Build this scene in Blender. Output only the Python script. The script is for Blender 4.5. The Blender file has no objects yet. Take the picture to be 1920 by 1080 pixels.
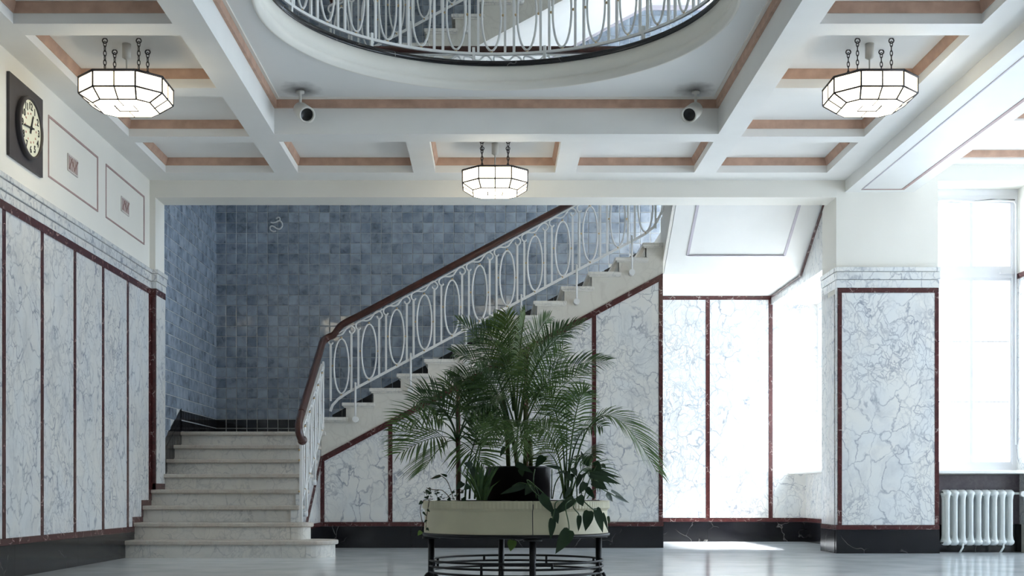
import bpy, bmesh, math, random
from mathutils import Vector, Matrix
random.seed(7)
SC = bpy.context.scene
COL = SC.collection
PI = math.pi

# ------------------------------------------------------------------ camera, world, exposure
F, VX, VY, EYE = 2318.0, 925.0, 924.0, 0.606          # focal length and vanishing point in pixels of the 1920x1080 frame
cam_d = bpy.data.cameras.new('camera')
cam = bpy.data.objects.new('camera', cam_d); COL.objects.link(cam)
cam.location = (0, 0, EYE); cam.rotation_euler = (PI/2, 0, 0)
cam_d.sensor_width = 36; cam_d.lens = F/1920*36
cam_d.shift_x = (960-VX)/1920; cam_d.shift_y = (VY-540)/1920
cam_d.clip_start = 0.05; cam_d.clip_end = 200
SC.camera = cam

SKY = 10.6
world = bpy.data.worlds.new('overcast_sky'); SC.world = world; world.use_nodes = True
wn = world.node_tree.nodes['Background']
wn.inputs[0].default_value = (0.67, 0.83, 1.0, 1); wn.inputs[1].default_value = SKY

sun_d = bpy.data.lights.new('hazy_sun', 'SUN'); sun_d.energy = 30; sun_d.angle = math.radians(9); sun_d.color = (1, .98, .95)
sun = bpy.data.objects.new('hazy_sun', sun_d); COL.objects.link(sun); sun.location = (20, 16, 25)
sun.rotation_euler = Vector((-1, .12, -1.5)).to_track_quat('-Z', 'Y').to_euler()
SC.view_settings.view_transform = 'Standard'; SC.view_settings.look = 'None'
SC.view_settings.exposure = 0.0; SC.view_settings.gamma = 1.0; SC.view_settings.use_curve_mapping = False
SC.cycles.max_bounces = 10; SC.cycles.diffuse_bounces = 6; SC.cycles.glossy_bounces = 4
SC.cycles.transmission_bounces = 4; SC.cycles.transparent_max_bounces = 12
SC.cycles.caustics_reflective = False; SC.cycles.caustics_refractive = False
SC.cycles.sample_clamp_indirect = 8.0
SC.cycles.use_denoising = True

def portal(loc, rot, sx, sy):
    d = bpy.data.lights.new('sky_portal', 'AREA'); d.shape = 'RECTANGLE'; d.size = sx; d.size_y = sy
    d.cycles.is_portal = True
    o = bpy.data.objects.new('sky_portal', d); COL.objects.link(o); o.location = loc; o.rotation_euler = rot

# ------------------------------------------------------------------ measured layout (metres; x right, y away from the camera, z up)
XL = -3.447            # left wall
DO, DO2 = 12.40, 12.74 # wall with the wide opening: front and back face
XP = 3.44              # right jamb of the opening
XP2 = 4.461            # right side of the pier
DB = 15.363            # back wall of the stair
D1, T, R = 11.488, 0.30, 0.16
D2 = 13.63             # face of the second flight
ZG, ZC, ZP = 3.74, 3.88, 4.05   # underside of ceiling beams, coffer panels, round well panel
F2 = 4.27              # upper floor
CW, RW = (0.02, 8.83), 1.68     # round well

def px(x, y, d):       # a pixel of the photograph seen at distance d
    return Vector(((x-VX)*d/F, d, EYE+(VY-y)*d/F))

# ------------------------------------------------------------------ materials
def mat(name):
    m = bpy.data.materials.new(name); m.use_nodes = True
    nt = m.node_tree; b = nt.nodes['Principled BSDF']
    return m, nt, b
def N(nt, t, **kw):
    n = nt.nodes.new(t)
    for k, v in kw.items():
        if k in n.inputs: n.inputs[k].default_value = v
        else: setattr(n, k, v)
    return n
def L(nt, a, b): nt.links.new(a, b)
def ramp(nt, src, stops):
    r = nt.nodes.new('ShaderNodeValToRGB'); e = r.color_ramp.elements
    while len(e) < len(stops): e.new(0.5)
    for q, (p, c) in zip(e, stops):
        q.position = p; q.color = (*c, 1) if len(c) == 3 else c
    L(nt, src, r.inputs[0]); return r
def mixc(nt, fac, a, b, mode='MIX'):
    n = nt.nodes.new('ShaderNodeMix'); n.data_type = 'RGBA'; n.blend_type = mode
    for s, v in ((0, fac), (6, a), (7, b)):
        if hasattr(v, 'is_output') or hasattr(v, 'links'): L(nt, v, n.inputs[s])
        else: n.inputs[s].default_value = v if s == 0 else (*v, 1)
    return n.outputs[2]
def coords(nt, rnd=True, k=31.0):
    tc = nt.nodes.new('ShaderNodeTexCoord')
    if not rnd: return tc.outputs['Object']
    oi = nt.nodes.new('ShaderNodeObjectInfo')
    m = N(nt, 'ShaderNodeMath', operation='MULTIPLY'); m.inputs[1].default_value = k; L(nt, oi.outputs['Random'], m.inputs[0])
    v = N(nt, 'ShaderNodeVectorMath', operation='ADD'); L(nt, tc.outputs['Object'], v.inputs[0]); L(nt, m.outputs[0], v.inputs[1])
    return v.outputs[0]
def noise(nt, co, scale, detail=3, rough=0.5, dist=0.0):
    n = N(nt, 'ShaderNodeTexNoise'); n.inputs['Scale'].default_value = scale; n.inputs['Detail'].default_value = detail
    n.inputs['Roughness'].default_value = rough; n.inputs['Distortion'].default_value = dist
    L(nt, co, n.inputs['Vector']); return n
def bump(nt, b, h, s, d=0.01):
    n = nt.nodes.new('ShaderNodeBump'); n.inputs['Strength'].default_value = s; n.inputs['Distance'].default_value = d
    L(nt, h, n.inputs['Height']); L(nt, n.outputs[0], b.inputs['Normal'])
def plain(name, c, rough=0.5, metal=0.0, var=0.06, scale=6.0, bmp=0.0, bscale=60):
    m, nt, b = mat(name); co = coords(nt, True)
    n = noise(nt, co, scale, 4)
    lo = tuple(max(0, x*(1-var)) for x in c); hi = tuple(min(1, x*(1+var)) for x in c)
    r = ramp(nt, n.outputs['Fac'], [(0.3, lo), (0.7, hi)]); L(nt, r.outputs[0], b.inputs['Base Color'])
    b.inputs['Roughness'].default_value = rough; b.inputs['Metallic'].default_value = metal
    if bmp: bump(nt, b, noise(nt, co, bscale, 3).outputs['Fac'], bmp, 0.004)
    return m
def warp(nt, co, scale, amt, detail=2):
    n = noise(nt, co, scale, detail)
    s = N(nt, 'ShaderNodeVectorMath', operation='SUBTRACT'); L(nt, n.outputs['Color'], s.inputs[0]); s.inputs[1].default_value = (.5, .5, .5)
    k = N(nt, 'ShaderNodeVectorMath', operation='SCALE'); L(nt, s.outputs[0], k.inputs[0]); k.inputs['Scale'].default_value = amt
    a = N(nt, 'ShaderNodeVectorMath', operation='ADD'); L(nt, co, a.inputs[0]); L(nt, k.outputs[0], a.inputs[1])
    return a.outputs[0]
def veins(nt, co, scale, w, smooth=None):
    v = N(nt, 'ShaderNodeTexVoronoi', feature='DISTANCE_TO_EDGE'); v.inputs['Scale'].default_value = scale
    L(nt, co, v.inputs['Vector'])
    return ramp(nt, v.outputs['Distance'], [(0.0, (1, 1, 1)), (w, (0, 0, 0))]).outputs[0]
def mul(nt, a, b):
    m = N(nt, 'ShaderNodeMath', operation='MULTIPLY')
    for i, v in enumerate((a, b)):
        if hasattr(v, 'links'): L(nt, v, m.inputs[i])
        else: m.inputs[i].default_value = v
    return m.outputs[0]
def breccia(name, base, warm, vein, s=1.0, strength=1.0, rough=0.22):
    m, nt, b = mat(name); co = coords(nt, True)
    st = N(nt, 'ShaderNodeMapping'); st.inputs['Scale'].default_value = (1, 1, 0.78); st.inputs['Rotation'].default_value = (.3, .35, 0); L(nt, co, st.inputs[0]); co = st.outputs[0]
    w1 = warp(nt, co, 2.4*s, 0.42, 4); w2 = warp(nt, w1, 12*s, 0.10, 4)
    v1 = veins(nt, w2, 5.6*s, 0.050); v2 = veins(nt, w2, 13.5*s, 0.075)
    n1 = noise(nt, co, 1.7*s, 3); n2 = noise(nt, co, 5*s, 4, .6)
    g1 = ramp(nt, n2.outputs['Fac'], [(0.33, (.12,)*3), (0.66, (1,)*3)]).outputs[0]
    g2 = ramp(nt, n1.outputs['Fac'], [(0.42, (0,)*3), (0.66, (1,)*3)]).outputs[0]
    a1 = mul(nt, v1, g1); a2 = mul(nt, mul(nt, v2, g2), 0.75)
    mx = N(nt, 'ShaderNodeMath', operation='MAXIMUM'); L(nt, a1, mx.inputs[0]); L(nt, a2, mx.inputs[1])
    fac = mul(nt, mx.outputs[0], strength)
    cl = ramp(nt, noise(nt, w1, 3.1*s, 2).outputs['Fac'], [(0.35, base), (0.6, warm)]).outputs[0]
    cloud = mul(nt, ramp(nt, noise(nt, w1, 4.5*s, 5, .65).outputs['Fac'], [(0.50, (0,)*3), (0.75, (1,)*3)]).outputs[0], 0.55*strength)
    c = mixc(nt, cloud, cl, tuple(x*.55+y*.45 for x, y in zip(vein, base)))
    c = mixc(nt, fac, c, vein)
    L(nt, c, b.inputs['Base Color']); b.inputs['Roughness'].default_value = rough
    return m
def flecked(name, base, lo, fleck, s, w, amount, rough=0.2):
    m, nt, b = mat(name); co = coords(nt, True)
    w1 = warp(nt, co, 6*s, 0.18/s, 3)
    v = veins(nt, w1, 5*s, w); g = ramp(nt, noise(nt, co, 4*s, 3).outputs['Fac'], [(0.52, (0,)*3), (0.66, (1,)*3)]).outputs[0]
    cl = ramp(nt, noise(nt, co, 14*s, 4, .6).outputs['Fac'], [(0.3, lo), (0.7, base)]).outputs[0]
    c = mixc(nt, mul(nt, mul(nt, v, g), amount), cl, fleck)
    L(nt, c, b.inputs['Base Color']); b.inputs['Roughness'].default_value = rough
    return m
def tile_mat(name, lo, hi, dark, rough=0.12):
    m, nt, b = mat(name); tc = nt.nodes.new('ShaderNodeTexCoord')
    oi = nt.nodes.new('ShaderNodeObjectInfo'); ge = nt.nodes.new('ShaderNodeNewGeometry')
    ad = N(nt, 'ShaderNodeMath', operation='ADD'); L(nt, oi.outputs['Random'], ad.inputs[0]); L(nt, ge.outputs['Random Per Island'], ad.inputs[1])
    wn_ = N(nt, 'ShaderNodeTexWhiteNoise', noise_dimensions='1D'); L(nt, ad.outputs[0], wn_.inputs['W'])
    v = N(nt, 'ShaderNodeVectorMath', operation='MULTIPLY_ADD'); L(nt, wn_.outputs['Color'], v.inputs[0]); v.inputs[1].default_value = (40, 40, 40); L(nt, tc.outputs['Object'], v.inputs[2])
    n1 = noise(nt, v.outputs[0], 13, 4, .6, .8)
    base = ramp(nt, wn_.outputs['Value'], [(0.0, lo), (1.0, hi)]).outputs[0]
    f = ramp(nt, n1.outputs['Fac'], [(0.46, (0,)*3), (0.72, (1,)*3)]).outputs[0]
    c = mixc(nt, mul(nt, f, 0.85), base, dark)
    n2 = noise(nt, v.outputs[0], 5, 2)
    f2 = ramp(nt, n2.outputs['Fac'], [(0.38, (0,)*3), (0.70, (.75,)*3)]).outputs[0]
    c = mixc(nt, f2, c, tuple(min(1, x*1.45) for x in hi))
    L(nt, c, b.inputs['Base Color']); b.inputs['Roughness'].default_value = rough
    bump(nt, b, noise(nt, v.outputs[0], 6, 2).outputs['Fac'], 0.09, 0.02)
    return m
def leaf_mat(name, c, c2, rough=0.4):
    m, nt, b = mat(name); co = coords(nt, True)
    r = ramp(nt, noise(nt, co, 9, 3).outputs['Fac'], [(0.3, c), (0.7, c2)]).outputs[0]
    L(nt, r, b.inputs['Base Color']); b.inputs['Roughness'].default_value = rough
    tr = nt.nodes.new('ShaderNodeBsdfTranslucent'); L(nt, r, tr.inputs[0])
    mx = nt.nodes.new('ShaderNodeMixShader'); mx.inputs[0].default_value = 0.25
    L(nt, b.outputs[0], mx.inputs[1]); L(nt, tr.outputs[0], mx.inputs[2])
    L(nt, mx.outputs[0], nt.nodes['Material Output'].inputs[0])
    return m
M = {}
M['plaster'] = plain('cream_plaster', (.80, .775, .71), .75, 0, .02, 2, .05, 90)
M['white'] = plain('white_paint', (.83, .82, .79), .55, 0, .02, 3)
M['pink'] = plain('salmon_trim', (.50, .32, .235), .6, 0, .16, 9, .1, 40)
M['line'] = plain('mauve_line', (.40, .27, .25), .6, 0, .1, 9)
M['linegrey'] = plain('mauve_grey_line', (.52, .48, .53), .6, 0, .05, 9)
M['marble'] = breccia('white_veined_marble', (.72, .735, .735), (.76, .75, .715), (.22, .24, .30), 1.0, .95, .16)
M['marble_pale'] = breccia('pale_step_marble', (.71, .69, .65), (.73, .70, .64), (.35, .35, .35), 1.1, .7, .32)
M['marble_worn'] = breccia('worn_nosing_marble', (.57, .54, .48), (.53, .47, .41), (.34, .30, .27), 2.2, .8, .4)
M['stringer'] = breccia('cream_stringer_marble', (.66, .64, .585), (.68, .65, .585), (.50, .47, .42), .7, .5, .35)
M['red'] = flecked('red_marble', (.092, .024, .024), (.045, .013, .013), (.62, .50, .46), 3.0, .06, .8, .2)
M['black'] = flecked('black_marble', (.010, .010, .013), (.005, .005, .007), (.42, .40, .37), .55, .010, .6, .14)
M['tile'] = tile_mat('blue_grey_glazed_tile', (.180, .222, .285), (.290, .335, .395), (.055, .070, .095), .07)
M['blacktile'] = plain('black_glazed_tile', (.012, .011, .013), .12, 0, .2, 8)
M['grout'] = plain('pale_grout', (.56, .57, .565), .85, 0, .08, 20)
M['iron'] = plain('white_painted_iron', (.76, .76, .75), .35, 0, .03, 9)
M['brass'] = plain('brass_bead', (.55, .40, .22), .3, .8, .1, 30)
M['wood'] = plain('mahogany_handrail', (.050, .014, .009), .28, 0, .35, 14)
M['blackmetal'] = plain('black_iron', (.012, .011, .012), .45, .3, .2, 30)
M['darkmetal'] = plain('dark_bronze', (.06, .052, .05), .4, .6, .2, 30)
M['lead'] = plain('dark_lead_came', (.05, .045, .05), .5, .4, .1, 30)
M['spot'] = plain('cream_spot_enamel', (.62, .60, .55), .35, 0, .03, 10)
M['spotblack'] = plain('black_lens', (.012, .012, .012), .25, 0, .1, 10)
M['radiator'] = plain('white_radiator_enamel', (.72, .75, .74), .35, 0, .03, 12)
M['winframe'] = plain('white_window_paint', (.80, .80, .82), .4, 0, .02, 6)
M['planter'] = plain('cream_planter_shell', (.70, .64, .44), .45, 0, .06, 5, .05, 30)
M['soil'] = plain('dark_soil', (.035, .022, .016), .95, 0, .4, 40, .8, 60)
M['pot'] = plain('black_plastic_pot', (.016, .013, .014), .35, 0, .1, 10)
M['palm'] = leaf_mat('palm_green', (.075, .145, .042), (.145, .235, .07))
M['palm2'] = leaf_mat('palm_deep_green', (.045, .092, .034), (.092, .165, .056))
M['palmy'] = leaf_mat('palm_yellow_green', (.095, .165, .035), (.16, .23, .06))
M['leaf'] = leaf_mat('dark_glossy_leaf', (.016, .040, .018), (.036, .068, .028), .3)
M['leafy'] = leaf_mat('light_green_leaf', (.14, .24, .04), (.22, .32, .08), .4)
M['stem'] = plain('brown_stem', (.11, .065, .035), .7, 0, .3, 25)
M['cane'] = plain('green_cane', (.11, .12, .035), .6, 0, .3, 18)
M['clockboard'] = plain('dark_brown_board', (.048, .042, .044), .5, 0, .1, 12)
M['dial'] = plain('cream_dial', (.76, .76, .62), .5, 0, .02, 5)
M['ink'] = plain('black_ink', (.012, .011, .012), .6, 0, .05, 5)
M['redink'] = plain('red_ink', (.60, .33, .27), .6, 0, .05, 5)
M['vent'] = plain('vent_brown_grey', (.58, .53, .50), .6, 0, .1, 20)
def floor_mat():
    m, nt, b = mat('polished_grey_stone'); co = coords(nt, False)
    st = N(nt, 'ShaderNodeMapping'); st.inputs['Scale'].default_value = (.5, 1.6, 1); L(nt, co, st.inputs[0])
    n = noise(nt, st.outputs[0], 2.2, 5, .6, .8)
    r = ramp(nt, n.outputs['Fac'], [(0.3, (.58, .61, .64)), (0.55, (.61, .64, .67)), (0.75, (.64, .665, .685))]).outputs[0]
    L(nt, r, b.inputs['Base Color'])
    rr = ramp(nt, noise(nt, co, 3, 3).outputs['Fac'], [(0.3, (.13,)*3), (0.7, (.18,)*3)]).outputs[0]
    L(nt, rr, b.inputs['Roughness']); b.inputs['Specular IOR Level'].default_value = .6
    return m
M['floor'] = floor_mat()
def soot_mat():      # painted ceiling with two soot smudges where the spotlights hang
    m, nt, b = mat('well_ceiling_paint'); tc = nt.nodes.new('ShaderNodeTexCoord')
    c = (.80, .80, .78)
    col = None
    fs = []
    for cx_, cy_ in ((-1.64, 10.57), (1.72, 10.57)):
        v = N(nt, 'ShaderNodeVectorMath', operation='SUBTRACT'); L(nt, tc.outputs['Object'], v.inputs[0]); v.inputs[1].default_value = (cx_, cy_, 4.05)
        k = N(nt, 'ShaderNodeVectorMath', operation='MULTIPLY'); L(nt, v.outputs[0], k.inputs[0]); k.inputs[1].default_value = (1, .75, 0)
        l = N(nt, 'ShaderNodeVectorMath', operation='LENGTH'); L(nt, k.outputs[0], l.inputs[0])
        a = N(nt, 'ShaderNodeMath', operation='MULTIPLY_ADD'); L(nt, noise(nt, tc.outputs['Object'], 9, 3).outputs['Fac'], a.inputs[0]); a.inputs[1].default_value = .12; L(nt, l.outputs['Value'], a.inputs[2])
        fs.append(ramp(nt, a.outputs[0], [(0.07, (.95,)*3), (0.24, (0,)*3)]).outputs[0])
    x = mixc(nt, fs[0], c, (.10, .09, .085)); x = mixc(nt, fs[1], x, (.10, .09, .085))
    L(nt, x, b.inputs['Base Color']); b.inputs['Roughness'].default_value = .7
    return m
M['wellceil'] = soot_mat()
def glass_mat():
    m, nt, b = mat('window_glass')
    t = nt.nodes.new('ShaderNodeBsdfTransparent'); g = nt.nodes.new('ShaderNodeBsdfGlossy'); g.inputs['Roughness'].default_value = .02
    mx = nt.nodes.new('ShaderNodeMixShader'); mx.inputs[0].default_value = .05; L(nt, t.outputs[0], mx.inputs[1]); L(nt, g.outputs[0], mx.inputs[2])
    L(nt, mx.outputs[0], nt.nodes['Material Output'].inputs[0]); return m
M['glass'] = glass_mat()
def lamp_mat():
    m, nt, b = mat('lit_opal_glass')
    b.inputs['Base Color'].default_value = (.9, .88, .8, 1); b.inputs['Roughness'].default_value = .3
    b.inputs['Emission Color'].default_value = (1, .86, .60, 1); b.inputs['Emission Strength'].default_value = 6.5
    return m
M['lamp'] = lamp_mat()

# ------------------------------------------------------------------ mesh helpers
def wloc(o):
    v = Vector((0, 0, 0))
    while o is not None: v += o.location; o = o.parent
    return v
class MB:
    def __init__(s): s.v = []; s.f = []; s.sm = []
    def add(s, vs, fs, smooth=False):
        k = len(s.v); s.v += [tuple(p) for p in vs]
        for f in fs: s.f.append(tuple(i+k for i in f)); s.sm.append(smooth)
        return s
    def box(s, x0, x1, y0, y1, z0, z1):
        return s.add([(x0,y0,z0),(x1,y0,z0),(x1,y1,z0),(x0,y1,z0),(x0,y0,z1),(x1,y0,z1),(x1,y1,z1),(x0,y1,z1)],
                     [(0,3,2,1),(4,5,6,7),(0,1,5,4),(1,2,6,5),(2,3,7,6),(3,0,4,7)])
    def extr(s, poly, d):            # polygon (3D points) extruded by vector d
        n = len(poly); d = Vector(d); a = [Vector(p) for p in poly]
        nrm = Vector((0,0,0))
        for i in range(n): nrm += a[i].cross(a[(i+1) % n])
        if nrm.dot(d) > 0: a = a[::-1]
        vs = a+[p+d for p in a]
        return s.add(vs, [tuple(range(n)), tuple(range(2*n-1, n-1, -1))]+[(i, i+n, (i+1) % n+n, (i+1) % n) for i in range(n)][::1])
    def sweep(s, path, prof, closed=False, up=(0,0,1), smooth=True, cap=True):
        P = [Vector(p) for p in path]; n = len(P); m = len(prof); up = Vector(up); vs = []
        for i in range(n):
            if closed: t = P[(i+1) % n]-P[i-1]
            else: t = P[min(i+1, n-1)]-P[max(i-1, 0)]
            t.normalize(); r = t.cross(up)
            if r.length < 1e-4: r = t.cross(Vector((0, 1, 0)))
            if r.length < 1e-4: r = t.cross(Vector((1, 0, 0)))
            r.normalize(); u = r.cross(t)
            for a, b in prof: vs.append(P[i]+r*a+u*b)
        fs = []
        for i in range(n if closed else n-1):
            j = (i+1) % n
            for k in range(m): fs.append((i*m+k, j*m+k, j*m+(k+1) % m, i*m+(k+1) % m))
        s.add(vs, fs, smooth)
        if cap and not closed:
            k = len(s.v)-n*m
            s.f.append(tuple(k+q for q in range(m))); s.sm.append(False)
            s.f.append(tuple(k+(n-1)*m+q for q in range(m-1, -1, -1))); s.sm.append(False)
        return s
    def tube(s, path, r, n=6, closed=False):
        return s.sweep(path, [(r*math.cos(2*PI*k/n), r*math.sin(2*PI*k/n)) for k in range(n)], closed, up=(0.013, 0.021, 1) if not closed else (0, 1, 0.01))
    def lathe(s, prof, c=(0, 0), n=48, smooth=True, a0=0, a1=2*PI):
        full = abs(a1-a0-2*PI) < 1e-6; m = len(prof); k = n if full else n+1
        vs = [(c[0]+r*math.cos(a0+(a1-a0)*i/n), c[1]+r*math.sin(a0+(a1-a0)*i/n), z) for i in range(k) for r, z in prof]
        fs = []
        for i in range(n):
            j = (i+1) % k
            for q in range(m-1): fs.append((i*m+q, j*m+q, j*m+q+1, i*m+q+1))
        return s.add(vs, fs, smooth)
    def ball(s, c, r, n=6):
        c = Vector(c); vs = [c+Vector((0, 0, r))]; 
        for i in range(1, n):
            for j in range(n*2-4): 
                a = PI*i/n; b = 2*PI*j/(n*2-4); vs.append(c+r*Vector((math.sin(a)*math.cos(b), math.sin(a)*math.sin(b), math.cos(a))))
        vs.append(c-Vector((0, 0, r))); w = n*2-4; fs = []
        for j in range(w): fs.append((0, 1+j, 1+(j+1) % w)); fs.append((len(vs)-1, 1+(n-2)*w+(j+1) % w, 1+(n-2)*w+j))
        for i in range(n-2):
            for j in range(w): fs.append((1+i*w+j, 1+(i+1)*w+j, 1+(i+1)*w+(j+1) % w, 1+i*w+(j+1) % w))
        return s.add(vs, fs, True)
    def mesh(s, name, m):
        me = bpy.data.meshes.new(name); me.from_pydata(s.v, [], s.f)
        for p, q in zip(me.polygons, s.sm): p.use_smooth = q
        bm = bmesh.new(); bm.from_mesh(me); bmesh.ops.recalc_face_normals(bm, faces=bm.faces); bm.to_mesh(me); bm.free()
        me.materials.append(M[m] if isinstance(m, str) else m); return me
    def build(s, name, m, parent=None, bevel=0, seg=2):
        o = bpy.data.objects.new(name, s.mesh(name, m)); COL.objects.link(o)
        if parent is not None: o.parent = parent; o.location = -wloc(parent)
        if bevel:
            b = o.modifiers.new('bevel', 'BEVEL'); b.width = bevel; b.segments = seg; b.limit_method = 'ANGLE'
        return o
def put(name, me, parent, mtx=None, loc=None):   # another object sharing mesh data
    o = bpy.data.objects.new(name, me); COL.objects.link(o)
    if parent is not None: o.parent = parent
    if mtx is None: mtx = Matrix.Translation(loc if loc is not None else (0, 0, 0))
    if parent is not None: mtx = Matrix.Translation(-wloc(parent)) @ mtx
    o.matrix_basis = mtx
    return o
def box(name, m, b, parent=None, bevel=0, seg=1): return MB().box(*b).build(name, m, parent, bevel, seg)
def tag(o, label=None, cat=None, group=None, kind=None):
    for k, v in (('label', label), ('category', cat), ('group', group), ('kind', kind)):
        if v: o[k] = v
    return o
def empty(name, loc, label, cat, group=None):
    o = bpy.data.objects.new(name, None); COL.objects.link(o); o.location = loc; o.empty_display_size = .1
    return tag(o, label, cat, group)
def structure(o): o['kind'] = 'structure'; return o
def ellipse(a, b, n=24): return [(a*math.cos(2*PI*i/n), b*math.sin(2*PI*i/n)) for i in range(n)]

# ------------------------------------------------------------------ floor
fl = structure(box('floor', 'floor', (-3.8, 8.5, -3.4, 15.8, -.2, 0)))

# ------------------------------------------------------------------ left wall with marble wainscot
wl = structure(box('wall_left', 'plaster', (XL-.3, XL, -3.4, DO2, 0, 4.3)))
SN = [9.409+.7348*n for n in range(-12, 5)]
for a, b in zip(SN[:-1], SN[1:]):
    last = b > 12.3
    if not last:
        box('marble_panel', 'marble', (XL-.01, XL+.012, a+.028, b-.028, .285, 2.59), wl)
    else:   # the last panel is cut along the first steps
        poly = [(XL-.01, a+.028, .285), (XL-.01, D1+.31, .285), (XL-.01, D1+.31, .375), (XL-.01, D1+.61, .375), (XL-.01, D1+.61, .535), (XL-.01, b-.028, .535), (XL-.01, b-.028, 2.59), (XL-.01, a+.028, 2.59)]
        MB().extr(poly, (.022, 0, 0)).build('marble_panel', 'marble', wl)
for s in SN[:-1]: box('red_strip', 'red', (XL-.01, XL+.016, s-.028, s+.028, .285, 2.59), wl)
box('red_strip', 'red', (XL-.01, XL+.016, SN[-1]-.028, DO, .50, 2.59), wl)
rails = [-3.3, 1.2, 5.2, 8.62, 10.9, DO]
for a, b in zip(rails[:-1], rails[1:]):
    box('rail_strip', 'red', (XL-.01, XL+.020, a+.001, b-.001, 2.59, 2.652), wl)
    box('cornice_slab', 'marble', (XL-.01, XL+.014, a+.001, b-.001, 2.655, 2.722), wl, .003)
    box('cornice_slab', 'marble', (XL-.01, XL+.026, a+.001, b-.001, 2.726, 2.800), wl, .004)
    box('cornice_slab', 'marble', (XL-.01, XL+.036, a+.001, b-.001, 2.803, 2.842), wl, .004)
a = -3.3
while a < D1+.02:
    b = min(a+1.35, D1+.02)
    box('base_slab', 'black', (XL-.01, XL+.022, a+.001, b-.001, 0, .235), wl)
    box('base_strip', 'red', (XL-.01, XL+.026, a+.001, b-.001, .237, .285), wl)
    a = b
box('base_slab', 'black', (XL-.01, XL+.022, D1+.02, D1+.31, .16, .235), wl)
box('base_strip', 'red', (XL-.01, XL+.026, D1+.02, D1+.30, .237, .285), wl)
for i in (2, 3, 4):   # red edging that climbs the first steps
    d = D1+(i-1)*T
    box('red_step_strip', 'red', (XL-.01, XL+.018, d+.03, min(d+T+.02, DO), i*R, i*R+.055), wl)
    box('red_step_strip', 'red', (XL-.01, XL+.018, d-.02, d+.03, (i-1)*R+.05, i*R+.055), wl)
# painted panel frames and small vent plates above the wainscot
for d0, d1 in ((9.57, 10.77), (10.99, 12.20), (7.35, 8.5), (5.9, 7.1)):
    for q in ((d0, d1, 3.515, 3.533), (d0, d1, 3.052, 3.066), (d0, d0+.010, 3.066, 3.515), (d1-.020, d1, 3.066, 3.515)):
        box('panel_line', 'line', (XL-.005, XL+.006, *q), wl)
for d in (10.12, 11.56):
    vent = empty('vent_plate', (XL, d, 3.22), 'small patterned vent plate in the panel %s' % ('nearest the clock' if d < 11 else 'nearest the stair opening'), 'vent', 'vent plates on the left wall')
    box('frame', 'vent', (XL+.001, XL+.008, d-.12, d+.12, 3.215, 3.355), vent)
    for k in range(6):
        e = d-.10+.036*k
        box('slot', 'line', (XL+.008, XL+.011, e, e+.014, 3.23, 3.34), vent)
    MB().sweep([(XL+.012, d-.1, 3.235), (XL+.012, d-.04, 3.32), (XL+.012, d+.03, 3.25), (XL+.012, d+.1, 3.335)], [(-.006, -.004), (.006, -.004), (.006, .004), (-.006, .004)], up=(1, 0, 0), smooth=False).build('wave_bar', 'line', vent)

# ------------------------------------------------------------------ wall with the wide opening, and the pier at its right
wo = structure(box('wall_opening', 'plaster', (XL, XP, DO, DO2, 3.57, 4.2)))
box('jamb', 'plaster', (XL, XL+.057, DO, DO2, 0.6, 3.57), wo)
box('red_jamb_strip', 'red', (XL+.002, XL+.061, DO-.012, DO+.02, .64, 2.59), wo)
box('jamb_panel', 'marble', (XL+.03, XL+.064, DO+.02, DO2+.01, .70, 2.59), wo)
box('jamb_panel', 'red', (XL+.03, XL+.066, DO-.012, DO2+.01, .64, .70), wo)
for z0, z1, e in ((2.59, 2.652, .010), (2.655, 2.722, .014), (2.726, 2.80, .024), (2.803, 2.842, .034)):
    box('jamb_cornice', 'red' if z0 < 2.6 else 'marble', (XL+.002, XL+.057+e, DO-e, DO2+.012, z0, z1), wo)
pier = structure(box('wall_pier', 'plaster', (XP, XP2, DO, 12.93, 0, 4.2)))
fd = DO-.03
box('marble_panel', 'marble', (XP+.047, XP2-.047, fd-.006, DO+.01, .285, 2.606), pier)
box('red_strip', 'red', (XP+.005, XP+.045, fd-.010, DO+.01, .285, 2.606), pier)
box('red_strip', 'red', (XP2-.045, XP2-.004, fd-.010, DO+.01, .285, 2.606), pier)
box('red_strip', 'red', (XP+.005, XP2-.004, fd-.012, DO+.01, 2.608, 2.655), pier)
box('red_strip', 'red', (XP-.012, XP2, fd-.012, DO+.01, .238, .283), pier)
box('base_slab', 'black', (XP-.012, XP2, fd-.014, DO+.01, 0, .236), pier)
box('cornice_slab', 'marble', (XP-.004, XP2+.002, fd-.010, DO+.01, 2.657, 2.735), pier)
box('cornice_slab', 'marble', (XP-.012, XP2+.004, fd-.022, DO+.01, 2.739, 2.815), pier, .004)
box('cornice_slab', 'marble', (XP-.018, XP2+.006, fd-.030, DO+.01, 2.818, 2.862), pier, .004)
# left side of the pier (reveal of the opening)
box('marble_panel', 'marble', (XP-.012, XP+.01, DO+.04, DO2-.03, .285, 2.60), pier)
box('edge_slab', 'marble', (XP-.004, XP+.01, fd, DO+.035, .285, 2.655), pier)
box('edge_slab', 'marble', (XP-.004, XP+.01, DO2-.025, 12.94, .285, 2.655), pier)
box('red_strip', 'red', (XP-.014, XP+.01, DO+.011, 12.94, .238, .283), pier)
box('base_slab', 'black', (XP-.016, XP+.01, DO+.011, 12.94, 0, .236), pier)
for z0, z1, e in ((2.657, 2.735, .006), (2.739, 2.815, .014), (2.818, 2.862, .022)):
    box('cornice_slab', 'marble', (XP-e, XP+.01, DO+.011, 12.94, z0, z1), pier)

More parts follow.
